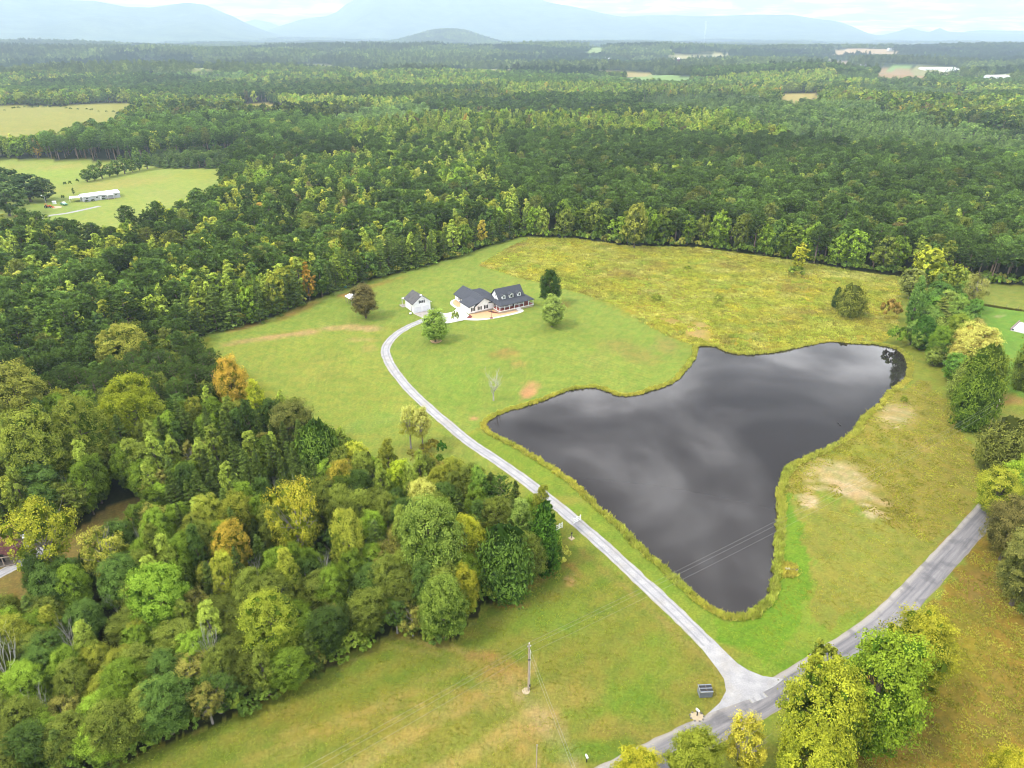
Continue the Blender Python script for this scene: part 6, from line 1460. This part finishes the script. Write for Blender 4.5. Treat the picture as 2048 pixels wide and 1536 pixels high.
# ------------------------------------------------------------------ far farms
def far(name, label, cat, px, py, L, W, h, rh, rz, wm=M_SIDING, rm=M_WHITE_METAL, group=None):
    b = ground_at(px, py); k = max(1, int(L / 8)); return gabled(name, label, cat, b, rz, L, W, h, rh, wm, rm, [(L * (i + .5) / k, h * .55, 1.6, 1.4) for i in range(k)], ((L * .2, 2.5, min(h - .3, 3.2)),), .6, group)
for i, (px, py, L, rz) in enumerate([(1842, 139.5, 62, .1), (1850, 141, 70, .08), (1868, 140, 66, .12), (1885, 143, 60, .3), (1895, 145, 52, .4)]):
    far('poultry_house', 'long white roofed poultry house on the far right farm', 'barn', px, py, L, 14, 3.6, 2.6, rz, group='poultry houses on the far right farm')
for i, (px, py) in enumerate([(1973, 157), (1984, 157.5), (1998, 157), (2012, 158)]):
    far('farm_shed', 'white farm shed in the row beyond the right hand woods', 'barn', px, py, 26, 11, 4, 2.5, .2 * i, group='white sheds beyond the right hand woods')
far('farmstead', 'white farmhouse with a red brown roof between far fields', 'house', 1722, 132, 22, 11, 4, 3, .1, M_SIDING, M_RUST); far('hay_barn', 'white gabled barn beside the far tan field', 'barn', 1778, 101, 26, 14, 6, 4, .3); far('roadside_barn', 'pale barn roof showing above the yellowing far woods', 'barn', 1496, 203, 20, 10, 4.5, 2.6, .2)
far('far_cottage', 'white cottage among trees left of the smoke column', 'house', 1285, 101, 20, 12, 5, 3, .1); far('field_barn', 'small pale barn at the near end of the far tan field', 'barn', 1612, 101, 24, 13, 6, 4, .2); far('hilltop_house', 'white house on the far wooded slope', 'house', 1745, 97, 20, 11, 5, 3, .2)
for i, px in enumerate((1206, 1212, 1219)):
    b = ground_at(px, 123); o = thing('grain_bin', 'white domed steel grain bin in the far cluster of three', 'grain bin', tuple(b), 0, 'cluster of three grain bins')
    MB().tube([(0, 0, -.5), (0, 0, 9)], 6.2, 16).build('tank', M_STEEL, o); MB().tube([(0, 0, 9), (0, 0, 11.2), (0, 0, 12.6), (0, 0, 13)], [6.5, 5.2, 2.6, .6], 16).build('dome', M_TRIM, o)
b = ground_at(1356, 131); o = thing('feed_tower', 'brick red feed tower with a white cap in the far woods', 'silo', tuple(b)); MB().tube([(0, 0, -.5), (0, 0, 17)], 4.6, 14).build('tower', M_RUST, o); MB().tube([(0, 0, 17), (0, 0, 19.5), (0, 0, 21)], [5, 4.2, 1], 14).build('cap', M_TRIM, o)
# ------------------------------------------------------------------ mountains and the air
t = NT('mountain_woods'); p = t.pos(); n1, n2 = t.noise(0.004, 6, 0.65, p), t.noise(0.03, 3, 0.6, p)
c = t.mix(t.ramp(n1, [(0.35, 0.0), (0.65, 1.0)]), (0.03, 0.055, 0.03), (0.12, 0.15, 0.08)); c = t.mix(1.0, c, t.ramp(n2, [(0.3, 0.7), (0.7, 1.3)]), 'MULTIPLY')
M_MOUNT = t.surface(c, 1.0, None, 0.0)
def mountain(ridge, D, depth, seed, rough=1.0, xpad=0):
    """ridge: (px, py) skyline; D distance of the crest; spurs run down toward the viewer"""
    R_ = np.array(ridge, float); xs = np.linspace(R_[0, 0], R_[-1, 0], 220); ys = np.interp(xs, R_[:, 0], R_[:, 1])
    V = []; nrow = 46
    for i, (a, b) in enumerate(zip(xs, ys)):
        d = ray(a, b); th = math.atan2(d[0], d[1]); hor = math.hypot(d[0], d[1])
        zc = max(CAM_H + d[2] / hor * D, 5.0)
        taper = min(1, 6 * i / 219, 6 * (219 - i) / 219)
        for j in range(nrow):
            f = j / (nrow - 1)                      # 0 foot ... 0.72 crest ... 1 back
            rr_ = D - depth * 0.72 + depth * f
            s = f / 0.72
            pr = (s ** 1.25 if s <= 1 else max(0, 1 - (s - 1) / 0.39)) 
            x, y = rr_ * math.sin(th), rr_ * math.cos(th)
            sp = float(fbm(np.array([x / 900.0 + seed]), np.array([y / 2600.0]), 4)[0])
            z = zc * pr * (1 + 0.95 * rough * sp * (1 - min(1, s) ** 3) * min(1, s * 2))
            V.append((x, y, z * (0.3 + 0.7 * taper) - 14 * (1 - min(1, s * 6)) ))
    n = len(xs); i = np.arange(n - 1)[:, None] * nrow; j = np.arange(nrow - 1)[None]
    Fq = np.stack([i + j, i + nrow + j, i + nrow + j + 1, i + j + 1], -1).reshape(-1, 4)
    me = mesh_np('mountain', V, Fq, [M_MOUNT], smooth=True)
    tag(link('mountain', me), kind='structure')
mountain([(-420,30),(-200,2),(-80,-8),(0,-6),(100,-1),(190,1),(250,12),(300,14),(340,8),(375,4),(410,8),(450,25),(490,40),(530,53),(570,64),(640,70)], 10600, 4200, 1.0)
mountain([(470,66),(525,42),(560,28),(600,20),(650,24),(670,20),(690,8),(720,-8),(800,-22),(950,-28),(1040,-16),(1100,4),(1160,15),(1210,27),(1245,33),(1290,30),(1350,29),(1400,32),(1470,30),(1560,29),(1640,27),(1670,24),(1690,25),(1710,32),(1740,50),(1770,60),(1800,66)], 13200, 5000, 5.0)
mountain([(1700,66),(1770,63),(1800,57),(1818,52),(1838,60),(1858,64),(1880,55),(1897,63),(1950,66),(2048,68),(2300,60),(2500,62)], 14600, 3600, 9.0, .6)
mountain([(440,62),(480,46),(510,38),(540,44),(580,60)], 15500, 2600, 13.0)
mountain([(1880,66),(1960,60),(2040,61),(2110,58),(2200,64)], 16200, 2600, 17.0)

t = NT('haze_air'); v = t.new('VolumePrincipled')
v.inputs['Color'].default_value = (0.65, 0.815, 1.0, 1); v.inputs['Density'].default_value = HAZE; v.inputs['Anisotropy'].default_value = 0.35
t.l.new(v.outputs[0], t.out.inputs['Volume'])
b = MB().box(-21000, 21000, -3000, 21500, -75, 1250); hz = b.build('haze', t.m); tag(hz, kind='stuff')

# thin column of smoke far off
t = NT('smoke'); v = t.new('VolumePrincipled'); v.inputs['Color'].default_value = (0.95, 0.96, 1, 1)
nz = t.noise(0.03, 3, 0.6, t.pos()); t.put(v.inputs['Density'], t.math('MULTIPLY', t.ramp(nz, [(0.35, 0.15), (0.7, 1.0)]), 0.05)); t.l.new(v.outputs[0], t.out.inputs['Volume'])
sb = ground_at(1407, 93); s_m = F_PX / depth_of(sb[0], sb[1], sb[2])
m = MB(); m.tube([sb + np.array([dx, 0, z]) for dx, z in ((0, 6), (1.5, 30), (-2, 70), (1, 110), (-4, 160))], [1.2, 3.5, 5, 6.5, 8], 8)
tag(m.build('smoke_plume', t.m), 'thin pale column of smoke rising from the far woods', 'smoke', kind='stuff')
